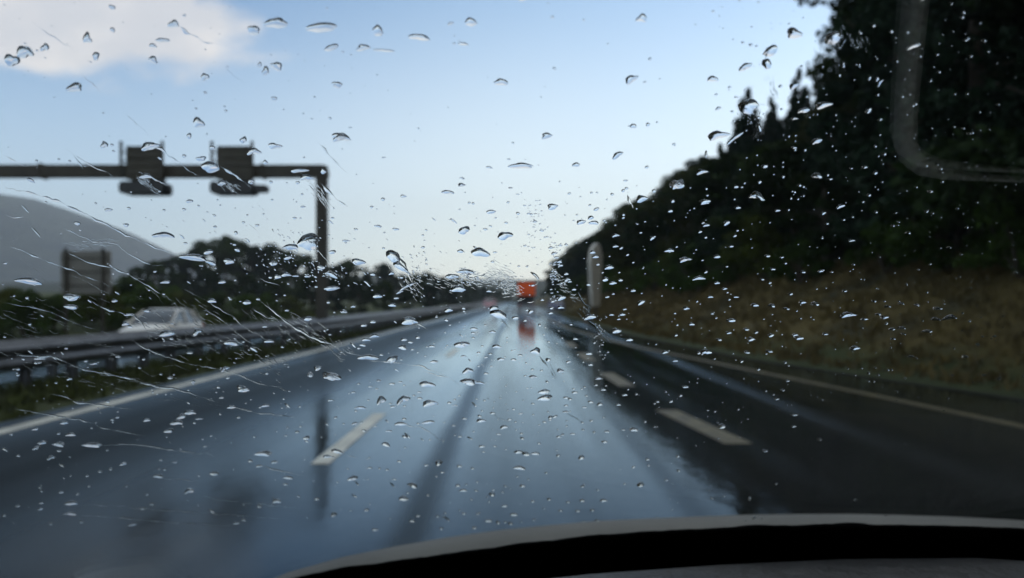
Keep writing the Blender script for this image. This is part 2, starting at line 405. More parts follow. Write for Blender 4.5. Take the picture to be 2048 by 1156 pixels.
def plant(kind, li, seed, x, y, h, wide=1.0, z=None, label='', group='', cat='tree'):
    key = (kind, li, seed)
    if key not in protos:
        protos[key] = tree_proto(kind, li, seed); o = protos[key]
    else:
        o = copy_tree(protos[key])
    o.location = (x, y, terrain_z(x, y) if z is None else z)
    o.rotation_euler = (random.uniform(-.04, .04), random.uniform(-.04, .04), random.uniform(0, 6.28)); o.scale = (h * wide, h * wide, h)
    tag(o, label, cat, group); return o
rnd = random.Random(31)
# the wood on the right bank: line of crown tops taken from the photograph's slope
TOPS = [(1060, .95), (1110, .98), (1150, .92), (1200, .88), (1290, .85), (1400, .81), (1460, .77), (1510, .77), (1560, .71), (1600, .68), (1650, .66), (1700, .68), (1760, .82), (1820, 1.08), (2100, 1.3)]
kinds = ['round', 'round', 'conifer', 'round', 'round']
rows = [(10.9, 3.3, 1.0), (14.5, 3.6, 1.0), (19.5, 4.2, 0.97), (26.0, 5.5, .93)]
DIST = [(24, 'close by'), (34, 'in the near stretch'), (50, 'in the middle stretch'), (80, 'in the far stretch'), (999, 'at the far end')]
cnt = {}
for ri, (rx, dy, ks) in enumerate(rows):
    y = rx * 0.72 if ri else 8.0
    while y < (215 if ri < 2 else 150):
        x = rx + rnd.uniform(-.9, .9) + (lerp_tab(R_EDGE, y) - 5) * .35
        px = VX + F * x / y
        ratio = lerp_tab(TOPS, px)
        top = 1.3 + ratio * ks * x * (rnd.uniform(.80, 1.0))
        z = terrain_z(x, y)
        if z > top - 3.5: z2 = top - 3.5
        else: z2 = z
        h = max(3.5, top - z)
        kind = rnd.choice(kinds)
        if 1480 < px < 1620 and ri == 1: kind = 'conifer'
        li = rnd.choice((0, 0, 1, 2, 3)) if kind == 'round' else rnd.choice((0, 3))
        where = next(w for d, w in DIST if y < d)
        look = {0: 'dark green', 1: 'mid green', 2: 'olive green', 3: 'bluish dark'}[li] + (' conifer' if kind == 'conifer' else ' broadleaf tree')
        rowtxt = ('at the right wood edge', 'in the right wood behind the edge', 'deep in the right wood', 'highest in the right wood')[ri]
        plant(kind, li, rnd.choice((1, 2)), x, y, h, (rnd.uniform(1.0, 1.35) if kind == 'round' else 1.15) * (1.0 if h > 6 else 1.5) * (.72 if 1540 < px < 1800 and h > 6 else 1.0),
              label=f'{look} {rowtxt} {where}', group='trees of the right bank wood')
        y += dy * rnd.uniform(.7, 1.2) * (1 + y / 130)
for (px, py, d, w_, txt) in ((1500, 178, 47, .95, 'left one of the spires above the right tree line'), (1604, 138, 43, .85, 'tallest of the spires above the right tree line'), (1546, 196, 52, 1.0, 'middle one of the spires above the right tree line'), (1480, 240, 55, 1.0, 'lowest of the spires above the right tree line')):
    x = (px - VX) / F * d; top = 1.3 + (VY - py) / F * d; z = terrain_z(x, d)
    plant('conifer', 3, 1, x, d, top - z, w_, label='bluish conifer, ' + txt, group='trees of the right bank wood')
# undergrowth at the edge of the wood
y = 12
while y < 150:
    x = lerp_tab(R_EDGE, y) + .25 + 4.3 + rnd.uniform(-.6, .8)
    where = next(w for d, w in DIST if y < d)
    plant('bush', rnd.choice((0, 1, 2)), rnd.choice((5, 6)), x, y, rnd.uniform(1.6, 3.0), rnd.uniform(1.1, 1.5), label=f'leafy shrub at the foot of the right bank wood, {where}', group='shrubs below the right bank wood', cat='shrub')
    y += rnd.uniform(1.8, 3.2) * (1 + y / 90)
# left side: silhouette (pixel column, pixel row of the top, distance)
LEFT = [(-70, 545, 34), (5, 556, 33), (60, 562, 31), (105, 575, 37), (165, 585, 42), (225, 545, 40), (262, 538, 44), (300, 548, 38), (335, 560, 43), (378, 565, 40), (430, 572, 46), (480, 575, 50), (530, 578, 55), (590, 580, 60),
        (275, 530, 95), (310, 520, 100), (345, 508, 118), (385, 500, 120), (415, 476, 122), (450, 470, 118), (485, 476, 125), (515, 490, 120), (545, 482, 128), (580, 500, 120), (610, 505, 130), (640, 522, 125), (680, 522, 135),
        (700, 518, 140), (735, 532, 145), (765, 525, 150), (800, 545, 160), (830, 545, 165), (858, 540, 175), (885, 552, 190), (910, 550, 200), (930, 558, 215), (950, 562, 230), (968, 572, 260), (985, 575, 290), (1000, 580, 320), (1018, 586, 340), (1040, 588, 350), (1065, 588, 345), (1085, 583, 330),
        (620, 548, 75), (670, 552, 85), (720, 556, 90), (770, 560, 100), (815, 566, 115), (860, 568, 130), (900, 574, 150), (555, 552, 80), (490, 545, 82), (420, 540, 80), (360, 542, 85)]
ordn = {}
for i, (px, py, d) in enumerate(LEFT):
    x = (px - VX) / F * d; z = terrain_z(x, d); top = 1.3 + (VY - py) / F * d
    h = max(2.0, top - z)
    small = d < 62
    kind = 'bush' if small else ('conifer' if i in (28, 36) else 'round')
    li = (1, 2, 0, 1)[i % 4] if small else (0, 3, 0, 1)[i % 4]
    wide = (1.35 if small else 1.15) if kind != 'conifer' else 1.2
    col_ = {0: 'dark green', 1: 'mid green', 2: 'olive green', 3: 'bluish dark'}[li]
    near = ('left of the grey sign board' if px < 110 else 'behind the grey sign board' if px < 230 else 'behind the white car' if px < 345 else 'below the rounded treetops' if px < 600 else 'right of the gantry post') if d < 62 else \
           ('below the mountain flank' if px < 380 else 'in the rounded clump left of the gantry post' if px < 640 else 'right of the gantry post' if px < 800 else 'where the trees fall to the road' if px < 960 else 'at the end of the road')
    q = ordn.get((near, small), 0); ordn[(near, small)] = q + 1
    ow = ('first', 'second', 'third', 'fourth', 'fifth', 'sixth', 'seventh', 'eighth', 'ninth', 'tenth', 'eleventh', 'twelfth', 'thirteenth')[min(q, 12)]
    dd = 'nearer' if d < 100 else 'farther'
    plant(kind, li, (5, 6)[i % 2] if kind == 'bush' else (1, 2)[i % 2], x, d, h, wide, label=(f'{col_} roadside shrub {near}, {ow} from the left' if small else f'{col_} tree {near}, {dd} line'),
          group='roadside shrubs on the left' if small else 'trees beyond the oncoming carriageway', cat='shrub' if small else 'tree')

# ------------------------------------------------------------------ guardrails
STEEL = mat('galvanised_steel', (.10, .105, .115), .42, .35, 3, metal=.6)
def guardrail(label, fx, z0, y0, y1, spacing, wave=True):
    root = empty('guardrail', (0, 0, 0)); tag(root, label, 'guardrail', kind='thing')
    def beam(name, zc, h, side):
        prof = [(0, -.5), (.6, -.42), (1, -.30), (.9, -.18), (.15, -.06), (.15, .06), (.9, .18), (1, .30), (.6, .42), (0, .5)]
        v, f = [], []; n = int((y1 - y0) / 3); k = len(prof)
        for i in range(n + 1):
            y = y0 + (y1 - y0) * i / n; x = fx(y)
            v += [(x + side * (.07 + .08 * a), y, zc + b * h) for a, b in prof]
            v += [(x + side * (.065 + .08 * a), y, zc + b * h) for a, b in prof]
        for i in range(n):
            for j in range(k - 1):
                a = i * 2 * k + j; f.append((a, a + 1, a + 1 + 2 * k, a + 2 * k))
                a += k; f.append((a, a + 2 * k, a + 1 + 2 * k, a + 1))
        raw(name, v, f, STEEL, root)
    beam('beam', z0 + .52, .36, 1); beam('beam', z0 + .52, .36, -1)
    pm = None; y = y0
    cap = MB().box(-.055, .055, -.02, .02, 0, .02)
    n = 0
    while y < y1 and n < 100:
        if pm is None:
            b = MB(); b.box(-.045, .045, -.012, .012, -.3, .66).box(-.06, -.045, -.06, .06, -.3, .66).box(.045, .06, -.06, .06, -.3, .66)
            pm = b.build('post', STEEL, root); o = pm
        else:
            o = pm.copy(); col.objects.link(o); o.parent = root
        o.location = (fx(y), y, z0); y += spacing; n += 1
    return root
guardrail('galvanised guardrail on posts along the near edge of the grass median', lambda y: lerp_tab(RAIL, y), 0, -4.2, 104, 1.1)
guardrail('farther guardrail along the oncoming carriageway beyond the near one', lambda y: lerp_tab(RAIL, y) - 1.35, -.05, 2, 200, 2.0)

# ------------------------------------------------------------------ gantry with two signal heads
GREY = mat('gantry_steel', (.045, .042, .034), .6, .2, 2, spec=.2)
DARK = mat('black_housing', (.012, .013, .014), .5, .2, 3)
PANEL = mat('sign_back', (.055, .052, .042), .6, .2, 2, spec=.2)
GY = 26.0
def X(px, d): return (px - VX) / F * d
def Z(py, d): return 1.3 + (VY - py) / F * d
g = empty('sign_gantry', (X(644, GY), GY, -.02)); tag(g, 'dark steel overhead gantry reaching over the oncoming lanes', 'gantry')
gx, gz = g.location.x, g.location.z
pt = MB(); w = .165
pt.box(-w, w, -w, w, 0, Z(332, GY) - gz).box(-.32, .32, -.32, .32, 0, .04)
for a in (-1, 1):
    for b in (-1, 1): pt.cyl((a * .26, b * .26, .04), (a * .26, b * .26, .1), .022, n=6)
pt.build('post', GREY, g)
bmq = MB(); bmq.box(-17.5, -w - .003, -.19, .19, Z(355, GY) - gz, Z(331, GY) - gz)
# chamfered corner piece
bmq.prism([(-w, -.19, Z(355, GY) - gz), (-w, -.19, Z(331, GY) - gz), (w - .08, -.19, Z(331, GY) - gz), (w + .03, -.19, Z(340, GY) - gz), (w + .03, -.19, Z(355, GY) - gz)], (0, .38, 0))
bmq.build('beam', GREY, g)
fl = MB()
for q in range(5):
    fx_ = -1.9 - 3.6 * q; fl.box(fx_ - .03, fx_ + .03, -.23, .23, Z(358, GY) - gz, Z(328, GY) - gz)
fl.build('flange', GREY, g)
for (a, b, ex) in ((262, 334, 343), (441, 511, 540)):
    xa, xb = X(a, GY) - gx, X(b, GY) - gx; zt, zb = Z(296, GY) - gz, Z(362, GY) - gz
    s = MB().box(xa, xb, -.34, -.23, zb, zt, .03).build('sign_panel', PANEL, g)
    rb = MB()
    for q in range(4): rb.box(xa + .05, xb - .05, -.37, -.343, zb + .15 + q * .27, zb + .20 + q * .27)
    rb.build('stiffener', GREY, s)
    fr = MB()
    for xx in (xa - .17, xb - .02):
        fr.box(xx, xx + .07, -.42, -.345, zb + .02, Z(289, GY) - gz); fr.cyl((xx + .035, -.38, Z(290, GY) - gz), (xx + .035, -.38, Z(287, GY) - gz), .06, .05, 8)
    for q in range(3): fr.box(xa - .17, xa, -.40, -.35, zb + .25 + q * .3, zb + .29 + q * .3)
    fr.build('bracket', GREY, g)
    lb = MB().box(xa - .20, xb + (.02 if ex > 500 else .06), -.42, .30, Z(390, GY) - gz, Z(366, GY) - gz, .12).build('signal_housing', DARK, g)
    MB().box(xa + .1, xb - .12, -.2, .2, Z(367, GY) - gz, Z(355, GY) - gz).build('hanger', GREY, g)
    MB().box(xb + (.023 if ex > 500 else .063), X(ex, GY) - gx, -.30, -.06, Z(387, GY) - gz, Z(372, GY) - gz, .09).build('visor', DARK, g)

# ------------------------------------------------------------------ sign boards
def board(label, px0, px1, py0, py1, d, m, posts, rz=0.0, depth=.07):
    cx = (X(px0, d) + X(px1, d)) / 2; w2 = (X(px1, d) - X(px0, d)) / 2
    gz_ = terrain_z(cx, d)
    r = empty('road_sign', (cx, d, gz_), rz); tag(r, label, 'road sign')
    z0, z1 = Z(py1, d) - gz_, Z(py0, d) - gz_
    p = MB().box(-w2, w2, -depth / 2, depth / 2, z0, z1, .05).build('sign_panel', m, r)
    s = MB()
    for q in range(3): s.box(-w2 + .04, w2 - .04, -depth / 2 - .05, -depth / 2 - .003, z0 + (z1 - z0) * (.18 + .32 * q), z0 + (z1 - z0) * (.18 + .32 * q) + .05)
    s.build('crossbar', GREY, p)
    for pp in posts: 
        MB().cyl((pp * w2, -.14, -.3), (pp * w2, -.14, z1 + .12), .07, n=10).build('post', GREY, r)
    return r
board('grey back of a square sign board on two posts beyond the oncoming lanes', 122, 222, 502, 588, 34, mat('board_back', (.15, .145, .13), .5, .2, 1.5, metal=.2), (-.74, .74))
# tall pale board on the right verge, turned nearly edge-on
tb_ = empty('road_sign', (4.62, 46, terrain_z(4.62, 46)), R(64)); tag(tb_, 'tall narrow pale sign board turned edge-on on the right verge', 'road sign')
PALE = mat('pale_board', (.60, .58, .52), .45, .15, 2)
zt = Z(486, 46) - tb_.location.z; zb = Z(612, 46) - tb_.location.z
MB().prism([(-.55, -.09, zb), (.55, -.09, zb), (.80, -.09, zb + 1.2), (.98, -.09, zt - .75), (.75, -.09, zt - .25), (.35, -.09, zt), (-.3, -.09, zt - .15), (-.75, -.09, zt - .55), (-.92, -.09, zt - 1.1), (-.75, -.09, zb + 1.2)], (0, .18, 0)).build('sign_panel', PALE, tb_)
for q in (-.6, .6): MB().cyl((q, .16, -.4), (q, .16, zt - .3), .07, n=10).build('post', GREY, tb_)
MB().box(-.85, .85, .1, .35, -.3, .25).build('footing', mat('footing', (.16, .12, .09), .8, .3, 5), tb_)

# ------------------------------------------------------------------ vehicles
GLASS_D = mat('car_glass', (.02, .03, .04), .05, .1, 2, spec=.9)
TYRE = mat('tyre', (.015, .015, .015), .8, .2, 6); RIM = mat('rim', (.35, .35, .36), .35, .1, 4, metal=.8)
TAIL = mat('tail_light', (.35, .01, .01), .25, .1, 4); LENS = mat('headlight_glass', (.6, .62, .65), .1, .1, 4); PLATE = mat('plate', (.5, .5, .48), .5, .05, 4)
def car(label, paint, loc, rz, s=1.0):
    """front of the car at -y in its own frame"""
    r = empty('car', loc, rz); tag(r, label, 'car')
    Ls = [-2.05, -1.98, -1.75, -1.3, -.95, -.3, .5, 1.1, 1.6, 1.9, 2.02]
    hood = [.42, .62, .76, .86, .93, .95, .97, .99, 1.0, .96, .7]
    wid = [.62, .76, .83, .86, .87, .88, .88, .87, .85, .80, .72]
    low = [.30, .24, .2, .2, .2, .2, .2, .2, .22, .26, .36]
    v, f = [], []
    sec = [(-1, 0), (-1.0, .5), (-.97, .86), (-.82, 1.0), (0, 1.04), (.82, 1.0), (.97, .86), (1.0, .5), (1, 0), (0, 0)]
    for y, h, w_, l in zip(Ls, hood, wid, low): v += [(a * w_, y, l + (h - l) * b) for a, b in sec]
    k = len(sec)
    for i in range(len(Ls) - 1):
        for j in range(k):
            f.append((i * k + j, i * k + (j + 1) % k, (i + 1) * k + (j + 1) % k, (i + 1) * k + j))
    f += [tuple(range(k)), tuple(range((len(Ls) - 1) * k, len(Ls) * k))[::-1]]
    mb = MB(); mb.v, mb.f, mb.sm = [tuple(q) for q in v], f, [True] * len(f)
    body = mb.build('body', paint, r)
    # greenhouse in glass, roof and pillars in paint
    st = [(-1.0, .93, .93, .74), (-.55, .93, 1.26, .66), (-.1, .93, 1.44, .60), (.7, .93, 1.47, .59), (1.35, .95, 1.40, .58), (1.8, .95, 1.02, .62)]
    v, f = [], []
    for y, b, t_, w_ in st: v += [(-.80, y, b), (-w_, y, t_ - .05), (-w_ + .1, y, t_), (w_ - .1, y, t_), (w_, y, t_ - .05), (.80, y, b)]
    for i in range(len(st) - 1):
        for j in range(5): f.append((i * 6 + j, i * 6 + j + 1, (i + 1) * 6 + j + 1, (i + 1) * 6 + j))
    mb = MB(); mb.v, mb.f, mb.sm = v, f, [False] * len(f); mb.build('window', GLASS_D, r)
    v2, f2 = [], []
    rs = [(-.12, 1.455, .62), (.2, 1.485, .62), (.7, 1.49, .61), (1.38, 1.42, .60)]
    for y, z, w_ in rs: v2 += [(-w_ - .01, y, z - .055), (-w_ + .12, y, z), (w_ - .12, y, z), (w_ + .01, y, z - .055)]
    for i in range(3):
        for j in range(3): f2.append((i * 4 + j, i * 4 + j + 1, (i + 1) * 4 + j + 1, (i + 1) * 4 + j))
    mb = MB(); mb.v, mb.f, mb.sm = v2, f2, [True] * len(f2); mb.build('roof', paint, r)
    for sx_ in (-1, 1):
        pl = MB()
        for a, b in (((.80, -1.0, .94), (.63, -.1, 1.42)), ((.81, .32, .95), (.61, .36, 1.45)), ((.81, 1.2, .96), (.60, 1.15, 1.42)), ((.78, 1.78, .98), (.60, 1.38, 1.38))):
            pl.cyl((sx_ * a[0], a[1], a[2]), (sx_ * b[0], b[1], b[2]), .035, n=6)
        pl.build('pillar', paint, r)
        MB().box(*(sorted((sx_ * .5, sx_ * .78))), -2.03, -1.86, .56, .70, .04).build('headlight', LENS, r)
        MB().box(*(sorted((sx_ * .55, sx_ * .80))), 1.90, 2.0, .70, .90, .03).build('tail_light', TAIL, r)
        MB().box(*(sorted((sx_ * .86, sx_ * 1.02))), -.72, -.60, .92, 1.04, .03).build('mirror', paint, r)
        for yw in (-1.28, 1.25):
            wh = MB().cyl((sx_ * .66, yw, .31), (sx_ * .885, yw, .31), .31, n=20).build('wheel', TYRE, r)
            MB().cyl((sx_ * .888, yw, .31), (sx_ * .90, yw, .31), .19, .16, n=14).build('rim', RIM, wh)
    MB().box(-.45, .45, -2.085, -2.05, .32, .46).build('grille', DARK, r); MB().box(-.26, .26, 2.03, 2.05, .5, .61).build('number_plate', PLATE, r)
    r.scale = (s, s, s); return r
WHITE = mat('white_paint', (.80, .78, .72), .25, .05, 1); RED = mat('red_paint', (.45, .04, .07), .3, .05, 1); BLUE = mat('blue_paint', (.01, .025, .12), .3, .05, 1)
car('small white hatchback oncoming behind the guardrail on the left', WHITE, (-12.5, 28.2, OPP_Z), 0.0, .95)
car('dark red car far ahead in the left lane', RED, (X(980, 115), 115, 0), 0.0)
car('dark blue car far ahead on the right side of the road', BLUE, (X(1112, 88), 88, 0), 0.0)

ORANGE = mat('orange_paint', (1.0, .11, .003), .4, .08, 1)
LY = 90.0
lo = empty('lorry', (X(1053, LY), LY, 0)); tag(lo, 'lorry with a bright orange box body throwing up spray ahead', 'lorry')
bz0, bz1 = 1.80, Z(564, LY)
MB().box(-.98, .98, 0, 5.2, bz0, bz1).build('box_body', ORANGE, lo)
dm = MB(); dm.box(-.93, -.02, -.03, -.003, bz0 + .05, bz1 - .08).box(.02, .93, -.03, -.003, bz0 + .05, bz1 - .08)
dm.build('rear_door', ORANGE, lo)
fr = MB().box(-1.01, 1.01, -.035, .04, bz1 + .003, bz1 + .07).box(-1.01, 1.01, -.04, .05, bz0 - .14, bz0 - .003).build('frame', GREY, lo)
MB().box(-.42, .42, .2, 7.4, .62, bz0 - .14).build('chassis', DARK, lo)
MB().box(-.95, .95, .0, .12, .42, .62, .03).build('bumper', mat('dark_bumper', (.05, .05, .055), .5, .1, 3), lo)
MB().box(-.95, .95, 5.45, 7.3, .65, 2.55, .15).build('cab', mat('cab_paint', (.03, .03, .035), .3, .1, 2), lo)
for sx_ in (-1, 1):
    MB().box(*sorted((sx_ * .62, sx_ * .9)), -.05, -.003, .66, .80, .02).build('tail_light', TAIL, lo)
    MB().box(*sorted((sx_ * .5, sx_ * .95)), .75, .78, .2, .75).build('mudflap', DARK, lo)
    for yw in (1.35, 5.9):
        wh = MB().cyl((sx_ * .60, yw, .46), (sx_ * .98, yw, .46), .46, n=20).build('wheel', TYRE, lo)
        MB().cyl((sx_ * .983, yw, .46), (sx_ * 1.0, yw, .46), .24, n=14).build('rim', RIM, wh)
# spray thrown up by the traffic ahead
def spray(label, loc, size, dens):
    me = bpy.data.meshes.new('spray'); bm = bmesh.new(); bmesh.ops.create_icosphere(bm, subdivisions=3, radius=1); bm.to_mesh(me); bm.free()
    o = bpy.data.objects.new('road_spray', me); col.objects.link(o); o.location = loc; o.scale = size
    m = bpy.data.materials.new('spray'); m.use_nodes = True; t = m.node_tree; t.nodes.clear()
    out = N(t, 'ShaderNodeOutputMaterial'); pv = N(t, 'ShaderNodeVolumePrincipled')
    tcx = N(t, 'ShaderNodeTexCoord'); ln = N(t, 'ShaderNodeVectorMath', operation='LENGTH'); L(t, tcx.outputs['Object'], ln.inputs[0])
    mr = N(t, 'ShaderNodeMapRange', interpolation_type='SMOOTHSTEP'); L(t, ln.outputs['Value'], mr.inputs[0]); mr.inputs[1].default_value = 1; mr.inputs[2].default_value = .1
    n = N(t, 'ShaderNodeTexNoise'); n.inputs['Scale'].default_value = 3; L(t, tcx.outputs['Object'], n.inputs['Vector'])
    L(t, math_node(t, 'MULTIPLY', math_node(t, 'MULTIPLY', mr.outputs[0], n.outputs[0]), dens * 2), pv.inputs['Density'])
    pv.inputs['Color'].default_value = (.9, .93, .97, 1); pv.inputs['Anisotropy'].default_value = .3
    L(t, pv.outputs[0], out.inputs['Volume']); me.materials.append(m)
    tag(o, label, kind='stuff')
spray('white spray hanging behind the orange lorry', (.9, 72, -.2), (3.4, 16, 1.4), .05)
spray('thin spray behind the red car', (-3.4, 100, .2), (3.0, 22, 1.5), .035)
spray('thin spray near the blue car', (2.5, 84, .2), (3.2, 16, 1.3), .03)

# ------------------------------------------------------------------ our own car: windscreen, bonnet, dashboard
TH = R(35.0); D0 = 0.35
NP = Vector((0, math.sin(TH), math.cos(TH)))         # outward normal of the pane
P0 = CAM + Vector((0, D0, 0))
def pane(px, py, out=0.0):
    a, b = (px - VX) / F, (VY - py) / F
    t = D0 * math.sin(TH) / (math.sin(TH) + b * math.cos(TH))
    return CAM + Vector((a, 1, b)) * t + NP * out
carroot = empty('car', (0.3, 1.0, 0)); tag(carroot, 'silver car seen from inside: wet windscreen, dark dashboard, bonnet edge', 'car')
def inv(o): o.location = -Vector(carroot.location); return o
def thin_glass():
    m = bpy.data.materials.new('windscreen_glass'); m.use_nodes = True; t = m.node_tree; t.nodes.clear()
    out = N(t, 'ShaderNodeOutputMaterial'); tr = N(t, 'ShaderNodeBsdfTransparent'); gl = N(t, 'ShaderNodeBsdfGlossy'); gl.inputs['Roughness'].default_value = 0.0
    tr.inputs[0].default_value = (.965, .985, .975, 1)
    ge = N(t, 'ShaderNodeNewGeometry'); dt = N(t, 'ShaderNodeVectorMath', operation='DOT_PRODUCT'); L(t, ge.outputs['Normal'], dt.inputs[0]); L(t, ge.outputs['Incoming'], dt.inputs[1])
    c = math_node(t, 'ABSOLUTE', dt.outputs['Value']); c = math_node(t, 'POWER', math_node(t, 'SUBTRACT', 1.0, c, clamp=True), 5.0)
    fac = math_node(t, 'ADD', .043, math_node(t, 'MULTIPLY', c, .957))
    mx = N(t, 'ShaderNodeMixShader'); L(t, fac, mx.inputs[0]); L(t, tr.outputs[0], mx.inputs[1]); L(t, gl.outputs[0], mx.inputs[2]); L(t, mx.outputs[0], out.inputs[0])
    return m
GL = thin_glass()
# pane outline: bottom edge follows a curve (lower towards the left)
PANE_BOT = [(-260, 1440), (100, 1330), (400, 1262), (620, 1222), (850, 1186), (1024, 1164), (1200, 1146), (1372, 1134), (1520, 1125), (1694, 1118), (1867, 1116), (2048, 1116), (2400, 1150)]
FRIT_TOP = [(-260, 1390), (100, 1290), (400, 1212), (560, 1176), (680, 1151), (853, 1129), (1026, 1105), (1200, 1086), (1372, 1076), (1520, 1069), (1694, 1065), (1867, 1068), (2048, 1073), (2400, 1105)]
PX0, PX1, PY0, PY1 = -.75, 1.30, .80, .168
def on_pane(x, y, out=0.0): return Vector((x, y, CAM.z - (y - D0) * math.tan(TH))) + NP * out
v = [on_pane(x, y, o_) for o_ in (0.0, .0045) for x in (PX0, PX1) for y in (PY0, PY1)]
f = [(0, 1, 3, 2), (4, 6, 7, 5), (0, 4, 5, 1), (2, 3, 7, 6), (0, 2, 6, 4), (1, 5, 7, 3)]
ws = raw('windscreen', v, f, GL, carroot, smooth=False); inv(ws)
for q in ws.data.polygons: q.use_smooth = False
FR = mat('frit', (.003, .003, .003), .95, .2, 30, spec=.05)
v, f = [], []
rr_ = random.Random(4)
fine = [-900 + 12 * i for i in range(350)]
for i, px in enumerate(fine):
    jag = 2.0 * noise.noise(Vector((px / 60, 0, 3))) + 1.2 * noise.noise(Vector((px / 9, 2, 3)))
    for o_ in (0.0052, 0.0068): v += [pane(px, lerp_tab(PANE_BOT, px) + 75, o_), pane(px, lerp_tab(FRIT_TOP, px) + jag, o_)]
for i in range(len(fine) - 1):
    a = i * 4
    for (p, q) in ((0, 1), (1, 3), (3, 2), (2, 0)): f.append((a + p, a + q, a + 4 + q, a + 4 + p))
fo = MB(); fo.v, fo.f, fo.sm = [tuple(q) for q in v], f, [False] * len(f)
inv(fo.build('windscreen_seal', FR, carroot))
# bonnet: pale silver, crest seen above the seal
CREST = [(-400, 1800), (100, 1430), (400, 1235), (550, 1155), (680, 1120), (853, 1090), (1026, 1070), (1200, 1058), (1372, 1052), (1520, 1048), (1694, 1047), (1867, 1050), (2048, 1057), (2500, 1090)]
v, f = [], []
HY = .98
for px in [-400 + 100 * i for i in range(30)]:
    py = lerp_tab(CREST, px); x = (px - VX) / F * HY; zc = CAM.z + (VY - py) / F * HY
    # rear lip (towards us) then over the crest and down to the nose
    for (dy_, dz_) in ((-.055, -.05), (-.05, -.035), (-.035, -.018), (-.018, -.006), (0, 0), (.05, -.016), (.15, -.055), (.35, -.15), (.55, -.28), (.7, -.42), (.74, -.6)):
        v.append((x * (1 + dy_ * .1), HY + dy_ - .10 * (x - .36) ** 2, zc + dz_))
for i in range(29):
    for j in range(10): f.append((i * 11 + j, i * 11 + j + 1, (i + 1) * 11 + j + 1, (i + 1) * 11 + j))
SILVER = mat('silver_paint', (.18, .18, .165), .6, .12, 9, metal=.2)
bo = raw('bonnet', v, f, SILVER, carroot); inv(bo); md = bo.modifiers.new('s', 'SOLIDIFY'); md.thickness = .012; md.offset = -1
# wiper lying along the bottom of the pane
wp = MB(); prev = None
for px in range(1400, 1740, 14):
    p = pane(px, lerp_tab(FRIT_TOP, px) + 5 + 3.5 * math.sin(px / 31.0), .006)
    if prev is not None: wp.cyl(prev, p, .0024, n=8)
    prev = p
wo_ = wp.build('wiper', FR, carroot); inv(wo_)
# dashboard
DASHZ = CAM.z - .195
DASHN = mat('dashboard_dimmed', (.012, .012, .011), .85, .25, 60, spec=.1)  # darkened copy of the dashboard plastic, so it reflects less in the windscreen
DASH = mat('dashboard_plastic', (.026, .027, .028), .55, .25, 60, bump=.35)
v, f = [], []
xs = [-.75 + .1 * i for i in range(22)]
for x in xs:
    ye = .60
    for _ in range(12):
        px = min(2400, max(-260, VX + F * x / ye)); ye = .195 * F / (lerp_tab(PANE_BOT, px) - VY)
    sl = .195 / ye; dip = lambda dy_: min(DASHZ - .002 - dy_ * sl * 1.03, CAM.z - (ye + dy_ - D0) * math.tan(TH) - .008)
    for (yy_, zz_) in ((ye + .62, dip(.62)), (ye + .40, dip(.40)), (ye + .24, dip(.24)), (ye + .12, dip(.12)), (ye, DASHZ), (ye - .05, DASHZ + .0005), (ye - .09, DASHZ), (.40, DASHZ - .002), (.30, DASHZ - .006), (.18, DASHZ - .014), (.10, DASHZ - .05), (.07, DASHZ - .12), (.06, DASHZ - .4)):
        v.append((x, yy_, zz_))
for i in range(len(xs) - 1):
    for j in range(12): f.append((i * 13 + j, i * 13 + j + 1, (i + 1) * 13 + j + 1, (i + 1) * 13 + j))
da = raw('dashboard', v, f, DASH, carroot); inv(da); da.data.materials.append(DASHN)
for q in da.data.polygons: q.material_index = 0 if q.index % 12 in (4, 5) else 1
# pale rim of the tray on the dashboard: it shows as a ghost in the glass on the right
def refl(px, py):
    d = Vector(((px - VX) / F, 1, (VY - py) / F)); p = pane(px, py); r_ = d - 2 * d.dot(NP) * NP
    t_ = (DASHZ - .002 - p.z) / r_.z; return p + r_ * t_
BAND = [(1850, -140, 46), (1842, -60, 46), (1838, 0, 46), (1828, 80, 46), (1820, 160, 46), (1814, 230, 46), (1812, 280, 48), (1820, 312, 48), (1845, 335, 40), (1885, 347, 26), (1940, 353, 17), (2000, 357, 13), (2060, 360, 12), (2200, 364, 12)]
tv, tf = [], []
for i, (px, py, w_) in enumerate(BAND):
    a = BAND[max(0, i - 1)]; b = BAND[min(len(BAND) - 1, i + 1)]
    tx, ty = b[0] - a[0], b[1] - a[1]; l = math.hypot(tx, ty); nx, ny = -ty / l, tx / l
    p, q = refl(px + nx * w_ / 2, py + ny * w_ / 2), refl(px - nx * w_ / 2, py - ny * w_ / 2)
    for s_, h_ in ((0, -.02), (0.08, .002), (.3, .005), (.7, .005), (.92, .002), (1, -.02)): tv.append(p * (1 - s_) + q * s_ + Vector((0, 0, h_)))
for i in range(len(BAND) - 1):
    for j in range(5): tf.append((i * 6 + j, i * 6 + j + 1, (i + 1) * 6 + j + 1, (i + 1) * 6 + j))
inv(raw('tray_rim', tv, tf, mat('pale_plastic', (.80, .78, .70), .8, .08, 30), carroot))
# roof lining and sides close the cabin
CAB = mat('cabin_lining', (.06, .06, .06), .9, .1, 10)
tp = on_pane(0, PY1)
inv(MB().box(PX0, PX1, -1.6, tp.y + .004, tp.z + .006, tp.z + .04).build('roof_lining', CAB, carroot))
cb = MB(); cb.box(PX0 - .05, PX0 - .012, -1.6, .4, .35, tp.z + .04).box(PX1 + .012, PX1 + .05, -1.6, .4, .35, tp.z + .04).box(PX0, PX1, -1.66, -1.62, .35, tp.z); inv(cb.build('side_panel', CAB, carroot))
for x_ in (PX0 - .02, PX1 + .02): inv(MB().cyl(on_pane(x_, PY1 - .03), on_pane(x_, PY0 + .05), .04, .05, 14).build('pillar', CAB, carroot))

